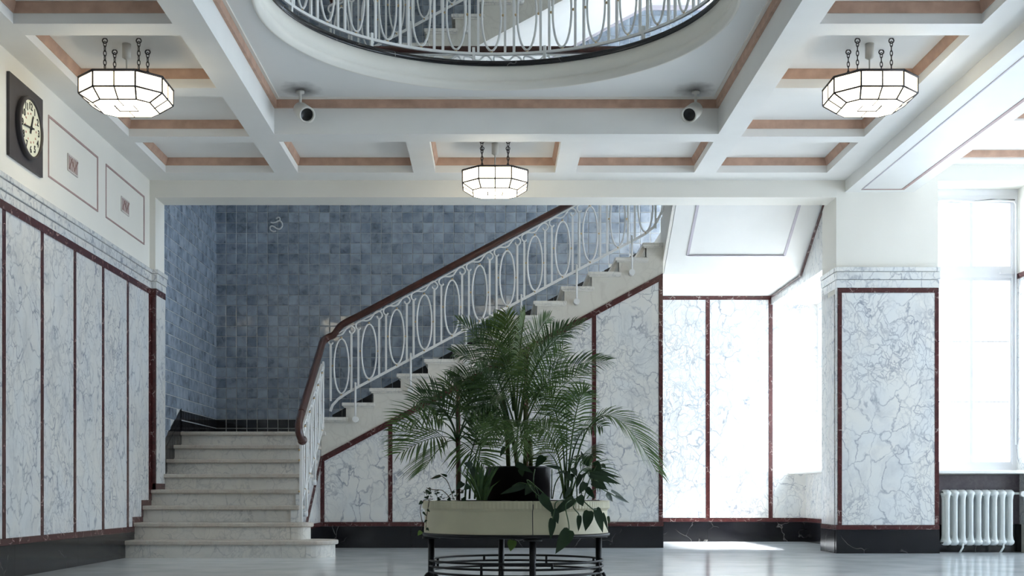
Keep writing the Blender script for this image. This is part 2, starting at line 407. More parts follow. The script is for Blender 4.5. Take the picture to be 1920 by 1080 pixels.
# ------------------------------------------------------------------ right bay: window wall, window, radiator niche
wr = structure(MB().box(XP2, 8.4, DO, 12.95, 3.735, 4.3).build('wall_right_bay', 'plaster'))
box('recess_cheek', 'plaster', (5.407, 6.1, DO, 12.95, 0, 3.735), wr)
box('cheek_panel', 'marble', (5.395, 5.42, DO+.03, 12.75, .285, 2.80), wr)
box('cheek_rail', 'red', (5.390, 5.42, DO+.02, 12.75, 2.81, 2.86), wr)
box('parapet', 'plaster', (XP2, 5.407, 12.70, 12.95, 0, .80), wr)
m_, nt_, b_ = mat('dark_violet_marble'); 
M['violet'] = flecked('grey_violet_marble', (.150, .120, .135), (.085, .068, .078), (.30, .26, .27), 1.5, .05, .5, .35)
box('parapet_panel', 'violet', (XP2, 5.407, 12.68, 12.71, .285, .79), wr)
box('base_slab', 'black', (XP2, 5.407, 12.66, 12.71, 0, .283), wr)
sill = box('window_sill', 'white', (XP2-.015, 5.43, 12.40-.03, 12.80, .80, .832), wr, .006)
box('wall_bay_side', 'plaster', (6.1, 8.4, DO, 12.95, 0, 3.735), wr)

def window(name, origin, ux, un, w, h, cols, rows, transom, fw=.055, deep=.07, extra=True):
    """window of width w, height h: origin bottom-left corner, ux along the width, un pointing outside"""
    o = bpy.data.objects.new(name, None); COL.objects.link(o); o.location = origin; structure(o)
    ux = Vector(ux); un = Vector(un); O = Vector(origin)
    def slab(u0, u1, z0, z1, n0, n1, nm, m, par=None):
        poly = [O+ux*u0+un*n0+Vector((0, 0, z0)), O+ux*u1+un*n0+Vector((0, 0, z0)), O+ux*u1+un*n0+Vector((0, 0, z1)), O+ux*u0+un*n0+Vector((0, 0, z1))]
        return MB().extr(poly, un*(n1-n0)).build(nm, m, par or o)
    slab(0, w, 0, fw, 0, deep, 'frame_bar', 'winframe'); slab(0, w, h-fw, h, 0, deep, 'frame_bar', 'winframe')
    slab(0, fw, fw, h-fw, 0, deep, 'frame_bar', 'winframe'); slab(w-fw, w, fw, h-fw, 0, deep, 'frame_bar', 'winframe')
    slab(fw, w-fw, transom-.045, transom+.045, -.005, deep, 'transom', 'winframe')
    cw = (w-2*fw)/cols
    for c in range(cols):
        u0 = fw+c*cw; u1 = u0+cw
        for z0, z1, rr in ((fw, transom-.045, rows), (transom+.045, h-fw, 1)):
            s = .030
            sash = slab(u0, u1, z0, z0+s, .012, deep-.012, 'sash', 'winframe')
            slab(u0, u1, z1-s, z1, .012, deep-.012, 'sash_bar', 'winframe', sash)
            slab(u0, u0+s*.55, z0+s, z1-s, .012, deep-.012, 'sash_bar', 'winframe', sash); slab(u1-s*.55, u1, z0+s, z1-s, .012, deep-.012, 'sash_bar', 'winframe', sash)
            for r in range(rr):
                za = z0+s+(z1-z0-2*s)*r/rr; zb = z0+s+(z1-z0-2*s)*(r+1)/rr
                slab(u0+s*.55, u1-s*.55, za+.003, zb-.003, .034, .038, 'pane', 'glass', sash)
                if r: slab(u0+s*.55, u1-s*.55, za-.006, za+.006, .040, .052, 'muntin', 'winframe', sash)
    return o
w1 = window('window_1', (XP2, 12.75, .84), (1, 0, 0), (0, 1, 0), .946, 2.84, 2, 3, 2.03)
for x in (4.55, 5.22):    # catches on the transom
    MB().box(x, x+.14, 12.728, 12.745, 2.862, 2.878).build('catch', 'winframe', w1)
MB().tube([(4.47, 12.715, 3.60), (4.7, 12.715, 3.612), (4.95, 12.715, 3.598), (5.2, 12.715, 3.615), (5.355, 12.715, 3.605), (5.375, 12.715, 3.57), (5.378, 12.715, 2.0), (5.378, 12.715, 1.1)], .010, 6).build('opener_rod', 'winframe', w1)
MB().tube([(4.47, 12.73, 3.615), (4.9, 12.73, 3.60), (5.12, 12.73, 3.625), (5.37, 12.73, 3.622)], .006, 5).build('opener_lever', 'darkmetal', w1)
MB().box(XP2, 5.407, 12.745, 12.79, 3.67, 3.735).build('head_bar', 'winframe', w1)
portal((4.93, 12.86, 2.3), (-PI/2, 0, 0), .9, 2.8)

# radiator
rad = empty('radiator', (4.92, 12.54, .03), 'white ribbed column radiator under the right window', 'radiator')
x0 = 4.545; sp = .0797
sec = MB()
zb, zt = .075, .635
pr = ellipse(.026, .040, 12)
for yy in (-.045, .045):
    path = [(0, yy, zb+.03), (0, yy, zb+.10), (0, yy, zt-.10), (0, yy, zt-.03)]
    for (p, sc_) in ((path, 1),):
        vs = []
        for i, q in enumerate(p):
            k = (1.25, .82, .82, 1.25)[i]
            for a_, b_2 in pr: vs.append((q[0]+a_*k, q[1]+b_2*(1.1 if i in (0, 3) else .9), q[2]))
        m = len(pr); fs = [(i*m+k, i*m+(k+1) % m, (i+1)*m+(k+1) % m, (i+1)*m+k) for i in range(3) for k in range(m)]
        sec.add(vs, fs, True)
for zz in (zb+.035, zt-.035):
    vs = []; m = 14
    for xx in (-.0395, -.032, -.02, .02, .032, .0395):
        k = 1.0 if abs(xx) < .03 else (.8 if abs(xx) < .035 else .62)
        for q in range(m): vs.append((xx, .088*k*math.cos(2*PI*q/m), zz+.038*k*math.sin(2*PI*q/m)))
    sec.add(vs, [(i*m+k, i*m+(k+1) % m, (i+1)*m+(k+1) % m, (i+1)*m+k) for i in range(5) for k in range(m)], True)
sme = sec.mesh('radiator_section', 'radiator')
for k in range(9): put('radiator_section', sme, rad, loc=(x0+.043+sp*k, 12.54, 0))
for x in (x0+.19, x0+.60): MB().tube([(x, 12.47, .10), (x-.005, 12.455, .055), (x-.02, 12.47, .02), (x-.02, 12.5, .0)], .010, 6).build('foot', 'radiator', rad)
MB().tube([(x0+.72, 12.54, zt-.035), (x0+.80, 12.54, zt-.035), (x0+.84, 12.54, zt-.035), (x0+.85, 12.54, .4), (x0+.85, 12.54, .0)], .012, 8).build('supply_pipe', 'radiator', rad)
MB().tube([(x0+.80, 12.50, zt-.04), (x0+.80, 12.45, zt-.04)], .03, 10).build('valve', 'iron', rad)

# ------------------------------------------------------------------ remaining shell: right outer wall with windows, rear wall
XR = 8.2
wro = structure(MB().box(XR, XR+.3, -3.4, 12.95, 0, .85).box(XR, XR+.3, -3.4, 12.95, 3.35, 4.3).build('wall_right', 'plaster'))
ys = [-3.4, 5.3, 7.1, 7.6, 9.4, 9.9, 11.7, 12.95]
for a, b in zip(ys[0::2], ys[1::2]): box('wall_post', 'plaster', (XR, XR+.3, a, b, .85, 3.35), wro)
nwin = 3
for a, b in zip(ys[1::2], ys[2::2]):
    window('window_%d' % nwin, (XR+.12, a, .85), (0, 1, 0), (1, 0, 0), b-a, 2.5, 2, 2, 1.8); nwin += 1
    portal((XR+.25, (a+b)/2, 2.1), (0, PI/2, 0), 2.5, b-a)
wre = structure(MB().box(XL-.3, -.9, -3.4, -3.1, 0, 4.3).box(.9, XR+.3, -3.4, -3.1, 0, 4.3).box(-.9, .9, -3.4, -3.1, 2.5, 4.3).build('wall_rear', 'plaster'))
dr = structure(box('door_1', 'wood', (-.9, .9, -3.34, -3.26, 0, 2.5)))
for x in (-.86, .02): 
    for z0, z1 in ((.15, 1.0), (1.1, 2.38)): box('door_panel', 'wood', (x+.06, x+.78, -3.262, -3.245, z0, z1), dr, .006)
    box('door_handle', 'brass', (.04 if x > 0 else -.07, .07 if x > 0 else -.04, -3.25, -3.20, .98, 1.14), dr)

# ------------------------------------------------------------------ coffered ceiling
ce = structure(MB().box(XL-.3, 8.4, -3.4, 6.7, 3.94, 4.0).build('ceiling', 'plaster'))
BX = [(XL, -3.208), (-2.144, -1.914), (-.782, -.569), (.605, .808), (1.966, 2.18), (3.265, 3.53)]
CX = [(BX[i][1], BX[i+1][0]) for i in range(5)]
rows = [(11.06, 12.10), (9.78, 10.88), (8.47, 9.57), (7.16, 8.26), (5.62, 6.70), (4.31, 5.41), (3.0, 4.10)]
WX0, WX1, WD0, WD1 = -1.914, 1.966, 6.87, 10.80        # big bay with the round well
for i, (a, b) in enumerate(BX):
    if i in (2, 3):
        box('beam', 'white', (a, b, 11.04, 12.10, ZG, 3.95), ce); box('beam', 'white', (a, b, 2.8, 6.70, ZG, 3.95), ce)
    else: box('beam', 'white', (a, b, 2.8, 12.10, ZG, ZP+.04 if i in (1, 4) else 3.95), ce)
def cell(x0, x1, d0, d1, zp=ZC, drop=.070, out=.030):
    box('coffer_panel', 'white', (x0-.01, x1+.01, d0-.01, d1+.01, zp, zp+.03), ce)
    t = MB()       # salmon cove moulding around the inside
    o_ = [(x0, d0), (x1, d0), (x1, d1), (x0, d1)]
    i_ = [(x0+out, d0+out), (x1-out, d0+out), (x1-out, d1-out), (x0+out, d1-out)]
    for k in range(4):
        j = (k+1) % 4
        a, b, c, d = o_[k], o_[j], i_[j], i_[k]
        t.add([(*a, zp-drop), (*b, zp-drop), (b[0]*.75+c[0]*.25, b[1]*.75+c[1]*.25, zp-drop), (a[0]*.75+d[0]*.25, a[1]*.75+d[1]*.25, zp-drop), (*c, zp-.008), (*d, zp-.008), (*c, zp), (*d, zp)],
              [(0, 1, 2, 3), (3, 2, 4, 5), (5, 4, 6, 7)])
    t.build('coffer_trim', 'pink', ce)
for r, (d0, d1) in enumerate(rows):
    dn = d0-.22 if r < len(rows)-1 else 2.8
    for c, (x0_, x1_) in enumerate(CX):
        if r in (1, 2, 3) and c in (1, 2, 3): continue
        cell(x0_, x1_, d0, d1)
    # transverse beam at the near side of the row
    if r in (1, 2, 3):
        prev = rows[r+1][1]
        for c in (0, 4):
            box('beam', 'white', (CX[c][0], CX[c][1], prev if r < 3 else WD0-.17, d0, ZG, 3.95), ce)
    elif r == 0:
        for c in (0, 4): box('beam', 'white', (CX[c][0], CX[c][1], rows[1][1], d0, ZG, 3.95), ce)
        box('beam', 'white', (WX0, WX1, WD1, 11.04, ZG, ZP+.04), ce)
    else:
        box('beam', 'white', (CX[0][0], CX[4][1], (rows[r+1][1] if r < len(rows)-1 else 2.8), d0, ZG+.0015, 3.949), ce)
box('beam', 'white', (WX0, WX1, 6.70, WD0, ZG, ZP+.04), ce)
box('beam', 'white', (XL, 3.53, 12.10, DO, ZG, 3.95), ce)
# plain soffit towards the entrance
box('soffit', 'white', (XL, 3.53, -3.4, 2.8, ZG, 3.95), ce)
# big beam over the pier
bb = box('main_beam', 'white', (3.53, 4.215, -3.1, DO, 3.622, 3.95), ce)
for q in ((3.66, 3.672, 6.0, 12.28), (4.055, 4.085, 6.0, 12.28), (3.66, 4.085, 12.27, 12.295)):
    box('beam_line', 'linegrey' if q[0] == 3.66 and q[1] < 3.7 else 'line', (q[0], q[1], q[2], q[3], 3.618, 3.626), bb)
# right bay ceiling: coffers at a higher level
ZR = 3.896
for d0, d1 in ((11.15, 12.20), (9.85, 10.93), (8.55, 9.63), (7.25, 8.33), (5.95, 7.03)):
    for x0_, x1_ in ((4.215, 6.0), (6.2, 8.0)):
        box('coffer_panel', 'white', (x0_-.01, x1_+.01, d0-.01, d1+.01, ZR+.085, ZR+.11), ce)
        t = MB()
        for q in ((x0_, x1_, d1-.03, d1), (x0_, x1_, d0, d0+.03), (x0_, x0_+.03, d0+.03, d1-.03), (x1_-.03, x1_, d0+.03, d1-.03)): t.box(*q, ZR+.02, ZR+.085)
        t.build('coffer_trim', 'pink', ce)
    box('beam', 'white', (4.215, 8.2, d1, d1+.22, ZR, 4.05), ce)
for q in ((6.0, 6.2), (8.0, 8.2)): box('beam', 'white', (q[0], q[1], 5.73, DO, ZR, 4.05), ce)
box('soffit', 'white', (4.215, 8.2, -3.1, 5.95, ZR, 4.05), ce)
# panel with the round well
nA = 96; ring = MB(); vs = []
for i in range(nA):
    a = 2*PI*i/nA; c, s = math.cos(a), math.sin(a)
    tx = ((WX1+.02-CW[0]) if c > 0 else (WX0-.02-CW[0]))/c if abs(c) > 1e-6 else 1e9
    ty = ((WD1+.02-CW[1]) if s > 0 else (WD0-.02-CW[1]))/s if abs(s) > 1e-6 else 1e9
    k = min(tx, ty); vs += [(CW[0]+1.71*c, CW[1]+1.71*s, ZP), (CW[0]+k*c, CW[1]+k*s, ZP)]
ring.add(vs, [(2*i, 2*i+1, (2*i+3) % (2*nA), (2*i+2) % (2*nA)) for i in range(nA)])
ring.add([(x, y, z+.04) for x, y, z in vs], [(2*i, 2*i+1, (2*i+3) % (2*nA), (2*i+2) % (2*nA)) for i in range(nA)])
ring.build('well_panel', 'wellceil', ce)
t = MB()
for q in ((WX0, WX1, WD1-.025, WD1), (WX0, WX1, WD0, WD0+.025), (WX0, WX0+.025, WD0+.025, WD1-.025), (WX1-.025, WX1, WD0+.025, WD1-.025)): t.box(*q, ZP-.085, ZP-.015)
t.build('well_trim', 'pink', ce)
t = MB()
for q in ((WX0, WX1, WD1-.05, WD1), (WX0, WX1, WD0, WD0+.05), (WX0, WX0+.05, WD0+.05, WD1-.05), (WX1-.05, WX1, WD0+.05, WD1-.05)): t.box(*q, ZP-.014, ZP+.005)
t.build('well_fillet', 'plaster', ce)
MB().lathe([(1.725, ZP+.01), (1.72, ZP-.010), (1.71, ZP-.016), (1.695, ZP-.012), (1.690, ZP+.004), (1.680, ZP+.010), (1.674, ZP+.052), (1.678, ZP+.056), (1.670, ZP+.062), (1.664, 4.226), (1.72, 4.23)], CW, 128).build('well_rim', 'plaster', ce)

# ------------------------------------------------------------------ upper floor, galleries and walls seen through the well
up = MB(); vs = []
UX0, UX1, UD0, UD1 = XL-.3, 8.4, -3.4, 12.55
for i in range(nA):
    a = 2*PI*i/nA; c, s = math.cos(a), math.sin(a)
    tx = ((UX1-CW[0]) if c > 0 else (UX0-CW[0]))/c if abs(c) > 1e-6 else 1e9
    ty = ((UD1-CW[1]) if s > 0 else (UD0-CW[1]))/s if abs(s) > 1e-6 else 1e9
    k = min(tx, ty)
    vs += [(CW[0]+1.668*c, CW[1]+1.668*s, 4.23), (CW[0]+k*c, CW[1]+k*s, 4.23), (CW[0]+1.668*c, CW[1]+1.668*s, F2), (CW[0]+k*c, CW[1]+k*s, F2)]
fs = []
for i in range(nA):
    j = (i+1) % nA
    fs += [(4*i, 4*i+1, 4*j+1, 4*j), (4*i+2, 4*j+2, 4*j+3, 4*i+3), (4*i, 4*j, 4*j+2, 4*i+2), (4*i+1, 4*i+3, 4*j+3, 4*j+1)]
upo = structure(up.add(vs, fs).build('floor_upper', 'floor'))
MB().lathe([(1.70, 4.228), (1.660, 4.226), (1.654, 4.233), (1.654, F2-.004), (1.66, F2+.001), (1.80, F2+.001)], CW, 128).build('black_edge', 'black', upo)
box('gallery_edge', 'white', (XL, 1.87, 12.55, DO2, 4.0, F2), upo)
ulw = structure(box('wall_upper_left', 'plaster', (XL-.3, XL, -3.4, DO2, 4.3, 8.3)))
structure(MB().box(XL-.3, 5.3, -3.4, 12.95, 8.3, 8.5).box(XL-.3, 4.4, 12.95, 15.8, 8.3, 8.5).build('ceiling_upper', 'plaster'))
structure(MB().box(5.0, 5.3, -3.4, 4.0, 4.3, 8.3).box(5.0, 5.3, 6.8, DO2, 4.3, 8.3).box(5.0, 5.3, 4.0, 6.8, 4.3, 5.2).box(5.0, 5.3, 4.0, 6.8, 7.4, 8.3).build('wall_upper_right', 'plaster'))
window('window_%d' % (nwin+2), (5.12, 4.0, 5.2), (0, 1, 0), (1, 0, 0), 2.8, 2.2, 3, 1, 1.6)  # unseen window, added to light the far rim of the well
portal((5.28, 5.4, 6.3), (0, PI/2, 0), 2.2, 2.8)
structure(box('wall_upper_rear', 'plaster', (XL-.3, 8.4, -3.4, -3.1, 4.3, 8.3)))

# ------------------------------------------------------------------ stairwell walls
TP = .1285
wsl = structure(box('wall_stair_left', 'grout', (XL-.3, XL+.001, DO2, DB+.3, 0, 8.3)))
wsb = structure(box('wall_stair_back', 'grout', (XL-.3, 4.4, DB, DB+.3, 0, 8.3)))
def tile_geo(b, sx, sz, th=.007, ch=.004):       # one bevelled tile in local xz, facing -y
    a, c = sx/2, sz/2
    return [(-a, 0, -c), (a, 0, -c), (a, 0, c), (-a, 0, c), (-a, -th+.002, -c), (a, -th+.002, -c), (a, -th+.002, c), (-a, -th+.002, c),
            (-a+ch, -th, -c+ch), (a-ch, -th, -c+ch), (a-ch, -th, c-ch), (-a+ch, -th, c-ch)], \
           [(0, 1, 5, 4), (1, 2, 6, 5), (2, 3, 7, 6), (3, 0, 4, 7), (4, 5, 9, 8), (5, 6, 10, 9), (6, 7, 11, 10), (7, 4, 8, 11), (8, 9, 10, 11)]
tv, tf = tile_geo(None, TP-.0075, TP-.0075)
tme = MB().add(tv, tf).mesh('tile', 'tile')
def nose2(x): return 1.6+(x+1.669)*.5316          # nosing line of the second flight
def skirt2(x):                                    # top of the black skirting on the back wall
    return max(1.28, min(3.52, nose2(x)))+.15
cells = []
zt0 = 1.519
nx = int((3.44-XL)/TP); nz = int((4.40-zt0)/TP)+1
for i in range(nx):
    for k in range(nz):
        x = XL+TP*(i+.5); z = zt0+TP*(k+.5)
        if z < skirt2(x)-TP*.35: continue
        cells.append((x, z))
for i in range(nx):
    for k in range(int((8.1-5.2)/TP)):
        x = XL+TP*(i+.5); z = 5.25+TP*(k+.5)
        if nose2(x)+3.3 < z < nose2(x)+3.5 or (x > 1.9 and z > 6.9): continue
        cells.append((x, z))
def rank(c):          # tiles not hidden by header or plants first
    x, z = c
    p = (VX+F*x/DB, VY-F*(z-EYE)/DB)
    vis = 400 < p[0] < 1235 and 388 < p[1] < 800 and z > nose2(x)+.25
    clear = z > nose2(x)+1.0 or x < -2.0
    return (0 if vis and clear else 1 if vis else 2, random.random())
cells.sort(key=rank)
rot = lambda: Matrix.Rotation(random.gauss(0, .0045), 4, 'X') @ Matrix.Rotation(random.gauss(0, .0045), 4, 'Z')
for x, z in cells[:300]: put('tile', tme, wsb, Matrix.Translation((x, DB, z)) @ rot())
rest = MB()
for x, z in cells[300:]:
    mt = Matrix.Translation((x, DB, z)) @ rot(); rest.add([mt @ Vector(p) for p in tv], tf)
rest.build('tile_field', 'tile', wsb)['kind'] = 'stuff'
dz = lambda x: nose2(min(x, 1.86))+3.15
MB().extr([(-1.9, DB+.005, dz(-1.9)), (1.86, DB+.005, dz(1.86)), (4.3, DB+.005, dz(4.3)), (4.3, DB+.005, 8.29), (2.0, DB+.005, 8.29), (2.0, DB+.005, nose2(1.86)+3.66), (1.86, DB+.005, nose2(1.86)+3.66), (-1.9, DB+.005, nose2(-1.9)+3.66)], (0, -.018, 0)).build('plaster_field', 'white', wsb)
MB().sweep([(-1.9, DB-.018, dz(-1.9)), (1.86, DB-.018, dz(1.86)), (4.0, DB-.018, dz(4.0))], [(-.012, -.03), (.012, -.03), (.012, .03), (-.012, .03)], smooth=False).build('dado_border', 'linegrey', wsb)
lt = MB(); nd = int((DB-DO2)/TP)+1
for i in range(nd):
    for k in range(int((4.3-.95)/TP)+1):
        d = DB-TP*(i+.5); z = 1.519-6*TP+TP*(k+.5)
        lim = max(.5, min(1.28, 1.28+(d-(D1+7*T))*.5332))+.234-.02
        if z < lim+.02: continue
        mt = Matrix.Translation((XL+.001, d, z)) @ Matrix.Rotation(PI/2, 4, 'Z') @ rot(); lt.add([mt @ Vector(p) for p in tv], tf)
    for k in range(int((8.0-4.9)/TP)):
        mt = Matrix.Translation((XL+.001, DB-TP*(i+.5), 4.9+TP*(k+.5))) @ Matrix.Rotation(PI/2, 4, 'Z') @ rot(); lt.add([mt @ Vector(p) for p in tv], tf)
lt.build('tile_field', 'tile', wsl)['kind'] = 'stuff'
# black skirting tiles: back wall above the landing, left wall, and the rake along the second flight
bv, bf = tile_geo(None, TP-.011, .100)
bme = MB().add(bv, bf).mesh('skirting_tile', 'blacktile')
b2v, b2f = tile_geo(None, TP-.011, .116)
bme2 = MB().add(b2v, b2f).mesh('skirting_tile', 'blacktile')
for i in range(13):
    x = XL+TP*(i+.5)
    if x > -1.95: continue
    put('skirting_tile', bme, wsb, Matrix.Translation((x, DB-.002, 1.463))); put('skirting_tile', bme2, wsb, Matrix.Translation((x, DB-.002, 1.344)))
for i in range(14):
    d = DB-TP*(i+.5)
    if d < D1+7*T+.02: continue
    for me, z in ((bme, 1.463), (bme2, 1.344)): put('skirting_tile', me, wsl, Matrix.Translation((XL+.003, d, z)) @ Matrix.Rotation(PI/2, 4, 'Z'))
x = -2.0
while x < 1.94:        # raked tiles, back wall
    x1 = min(x+.125, 1.95); s0, s1 = nose2(x)+.15, nose2(x1-.006)+.15
    MB().extr([(x, DB+.001, s0-.15), (x1-.006, DB+.001, s1-.15), (x1-.006, DB+.001, s1), (x, DB+.001, s0)], (0, -.010, 0)).build('skirting_tile', 'blacktile', wsb); x = x1
d = DO2
while d < D1+7*T+.03:  # raked tiles, left wall
    d1_ = d+.10; f_ = lambda q: 1.28+(q-(D1+7*T))*.5332
    for o0, o1 in ((-.16, .125), (.132, .234)):
        MB().extr([(XL, d, f_(d)+o0), (XL, d1_-.006, f_(d1_)+o0), (XL, d1_-.006, f_(d1_)+o1), (XL, d, f_(d)+o1)], (.010, 0, 0)).build('skirting_tile', 'blacktile', wsl)
    d = d1_
# metal snake-shaped ornament on the tiles
orn = empty('wall_ornament', (-2.67, DB-.02, 3.84), 'small coiled metal ornament high on the blue tile wall', 'ornament')
oc = px(519, 424, DB-.022)
P_ = [(-8, 9), (-3, 10.5), (1.5, 10.5), (5.2, 8), (6.5, 4), (6, 1), (3, -2.5), (-1.5, -3.2), (-5, -.5), (-9, 1.5), (-11, 2), (-11.5, 0), (-9.5, -3.5), (-6, -6), (-2, -6.5)]
S_ = DB/F
def spline(pts, n=5):
    out = []
    for i in range(len(pts)-1):
        p0, p1, p2, p3 = pts[max(i-1, 0)], pts[i], pts[i+1], pts[min(i+2, len(pts)-1)]
        for k in range(n):
            t = k/n
            out.append(tuple(.5*((2*b)+(-a+c)*t+(2*a-5*b+4*c-d)*t*t+(-a+3*b-3*c+d)*t**3) for a, b, c, d in zip(p0, p1, p2, p3)))
    out.append(tuple(pts[-1])); return out
snake = [(-8.5, 5), (-5, 4.5), (-1, 5.5), (2, 7), (5.5, 6.5), (7.5, 3), (7, -1), (4, -4), (0, -3.5), (-4, -1), (-7.5, 0), (-9.5, -2.5), (-8.5, -5.5), (-5, -7.5), (-1, -7)]
MB().tube([oc+Vector((a*S_*1.35, 0, b*S_*1.35)) for a, b in spline(snake)], .010, 8).build('coil', 'iron', orn)
MB().tube([oc+Vector((a*S_*1.1, 0, b*S_*1.1)) for a, b in spline([(-1, 12), (1, 14.5), (4, 14.5), (5.5, 12), (4.5, 9.5), (2.5, 9)])], .009, 8).build('hook', 'iron', orn)

# right wall of the stairwell: lintel wall, window niche
wsr = structure(MB().box(3.446, 4.14, 12.93, DB, 2.94, 4.2).build('wall_stair_right', 'marble'))
box('parapet', 'marble', (3.88, 4.4, 12.93, DB, 0, .835), wsr)
box('base_slab', 'black', (3.86, 3.90, 12.93, DB, 0, .245), wsr); box('base_strip', 'red', (3.865, 3.90, 12.93, DB, .247, .295), wsr)
box('window_sill', 'white', (3.66, 4.08, 12.93, DB-.01, .838, .868), wsr, .005)
box('wall_above', 'white', (3.446, 4.4, 12.93, DB, 7.7, 8.3), wsr)
box('wall_above', 'white', (3.446, 4.4, DO2-.2, 13.62, 4.2, 8.3), wsr)  # unseen wall, widened to keep sun off the floor before the stairs
window('window_2', (4.02, 12.95, .87), (0, 1, 0), (1, 0, 0), DB-12.97, 2.07, 3, 2, 1.35)
window('window_%d' % (nwin+1), (4.0, 13.62, 4.2), (0, 1, 0), (1, 0, 0), DB-13.64, 3.5, 2, 2, 2.4)
portal((4.2, 14.15, 1.9), (0, PI/2, 0), 2.05, 2.35); portal((4.2, 14.49, 5.95), (0, PI/2, 0), 3.5, 1.7)
# rake trim of red marble under the soffits on the right wall
MB().sweep([(3.441, DB, 3.025), (3.441, 13.82, 3.025), (3.441, 12.60, 3.745)], [(-.006, -.022), (.006, -.022), (.006, .022), (-.006, .022)], up=(1, 0, 0), smooth=False).build('rake_trim', 'red', wsr)
# marble panelling of the back wall under the upper landing
for a, b in ((1.80, 2.635), (2.687, 3.415), (3.467, 3.90)):
    box('marble_panel', 'marble', (a, b, DB-.022, DB+.01, .295, 3.0 if b < 3.5 else 2.94), wsb)
box('marble_panel', 'marble', (3.90, 4.05, DB-.022, DB+.01, .87, 2.94), wsb)
for a in (2.661, 3.441): box('red_strip', 'red', (a-.025, a+.025, DB-.027, DB+.01, .295, 3.0), wsb)
box('rail_strip', 'red', (1.80, 3.446, DB-.027, DB+.01, 3.0, 3.05), wsb)
box('base_strip', 'red', (1.80, 3.90, DB-.030, DB+.01, .247, .293), wsb)
for a, b in ((1.80, 2.66), (2.662, 3.44), (3.442, 3.90)): box('base_slab', 'black', (a, b, DB-.028, DB+.01, 0, .245), wsb)

# ------------------------------------------------------------------ stairs
NG = 'flights of the marble staircase'
st1 = empty('staircase', (-2.7, D1+1.0, 0), 'pale marble lower stair flight climbing to the tiled landing', 'staircase')
def tread_poly(x1, d0, d1, z0, z1, rnd=0, xs=XL+.002):
    pts = [(xs, d1), (xs, d0)] if xs < -2.2 else [(xs, d0)]
    if rnd:
        c = (x1-rnd, d0+rnd)
        pts += [(c[0]+rnd*math.sin(PI*k/16), c[1]-rnd*math.cos(PI*k/16)) for k in range(17)]
        pts += [(x1-rnd-.2, d0+2*rnd)] if xs < -2.2 else [(xs, d0+2*rnd)]
        pts += [(x1-rnd-.2, d1)] if rnd > .2 and xs < -2.2 else [(min(x1-rnd-.06, xs+.0), d1)] if xs < -2.2 else []
    else: pts += [(x1, d0), (x1, d1)]
    return MB().extr([(a, b, z0) for a, b in pts], (0, 0, z1-z0))
XS = -1.905
for i in range(1, 9):
    d = D1+(i-1)*T; z = i*R
    rnd = {1: .27, 2: .15}.get(i, 0); xe = {1: -1.475, 2: -1.735}.get(i, XS+.012)
    dn = d+T+.05 if i < 8 else DB-.012
    if i < 8: tread_poly(xe, d, dn, z-.042, z, rnd).build('tread', 'marble_worn', st1, .012, 3)
    if i == 1:
        for a, b in ((XL+.002, -1.975), (-1.973, -1.747)): box('riser', 'marble_pale', (a, b, d+.03, d+.40, 0, z-.042), st1)
        tread_poly(xe-.03, d+.03, d+.5, 0, z-.042, .245, -1.745).build('riser', 'marble_pale', st1)
    elif i == 2:
        box('riser', 'marble_pale', (XL+.002, -1.94, d+.03, d+.40, z-R, z-.042), st1)
        tread_poly(xe-.03, d+.03, d+.30, z-R, z-.042, .125, -1.938).build('riser', 'marble_pale', st1)
    else: box('riser', 'marble_pale', (XL+.002, XS, d+.046, d+.08, z-R, z-.042), st1)
lan = MB().box(XL+.002, -1.95, D1+7*T, DB-.012, 1.238, 1.28).build('landing_slab', 'marble_worn', st1, .012, 3)
box('landing_edge', 'marble_pale', (-1.95, -1.845, D2-.035, D2+.3, 1.238, 1.28), st1, .008, 2)
# closed side of the first flight
def f1z(d): return 1.28+(d-(D1+7*T))*.5332
pts = [(D1+.55, .0)]
top = []
for i in range(3, 9):
    d = D1+(i-1)*T+.028; top += [(d, (i-1)*R), (d, i*R-.042)]
side = [(D1+.63, .0), (D1+.63, .32)]+top+[(D2+.02, 8*R-.042), (D2+.02, 0)]
MB().extr([(XS-.08, a, b) for a, b in side], (.08, 0, 0)).build('side_wall', 'marble', st1)
MB().sweep([(XS+.003, 12.12, f1z(12.12)-.47), (XS+.003, D2+.0, f1z(D2)-.30)], [(-.008, -.022), (.008, -.022), (.008, .022), (-.008, .022)], smooth=False, up=(1, 0, 0)).build('rake_trim', 'red', st1)
box('base_slab', 'black', (XS-.01, XS+.022, D1+.66, D2, 0, .236), st1); box('base_strip', 'red', (XS-.01, XS+.026, D1+.66, D2, .238, .283), st1)

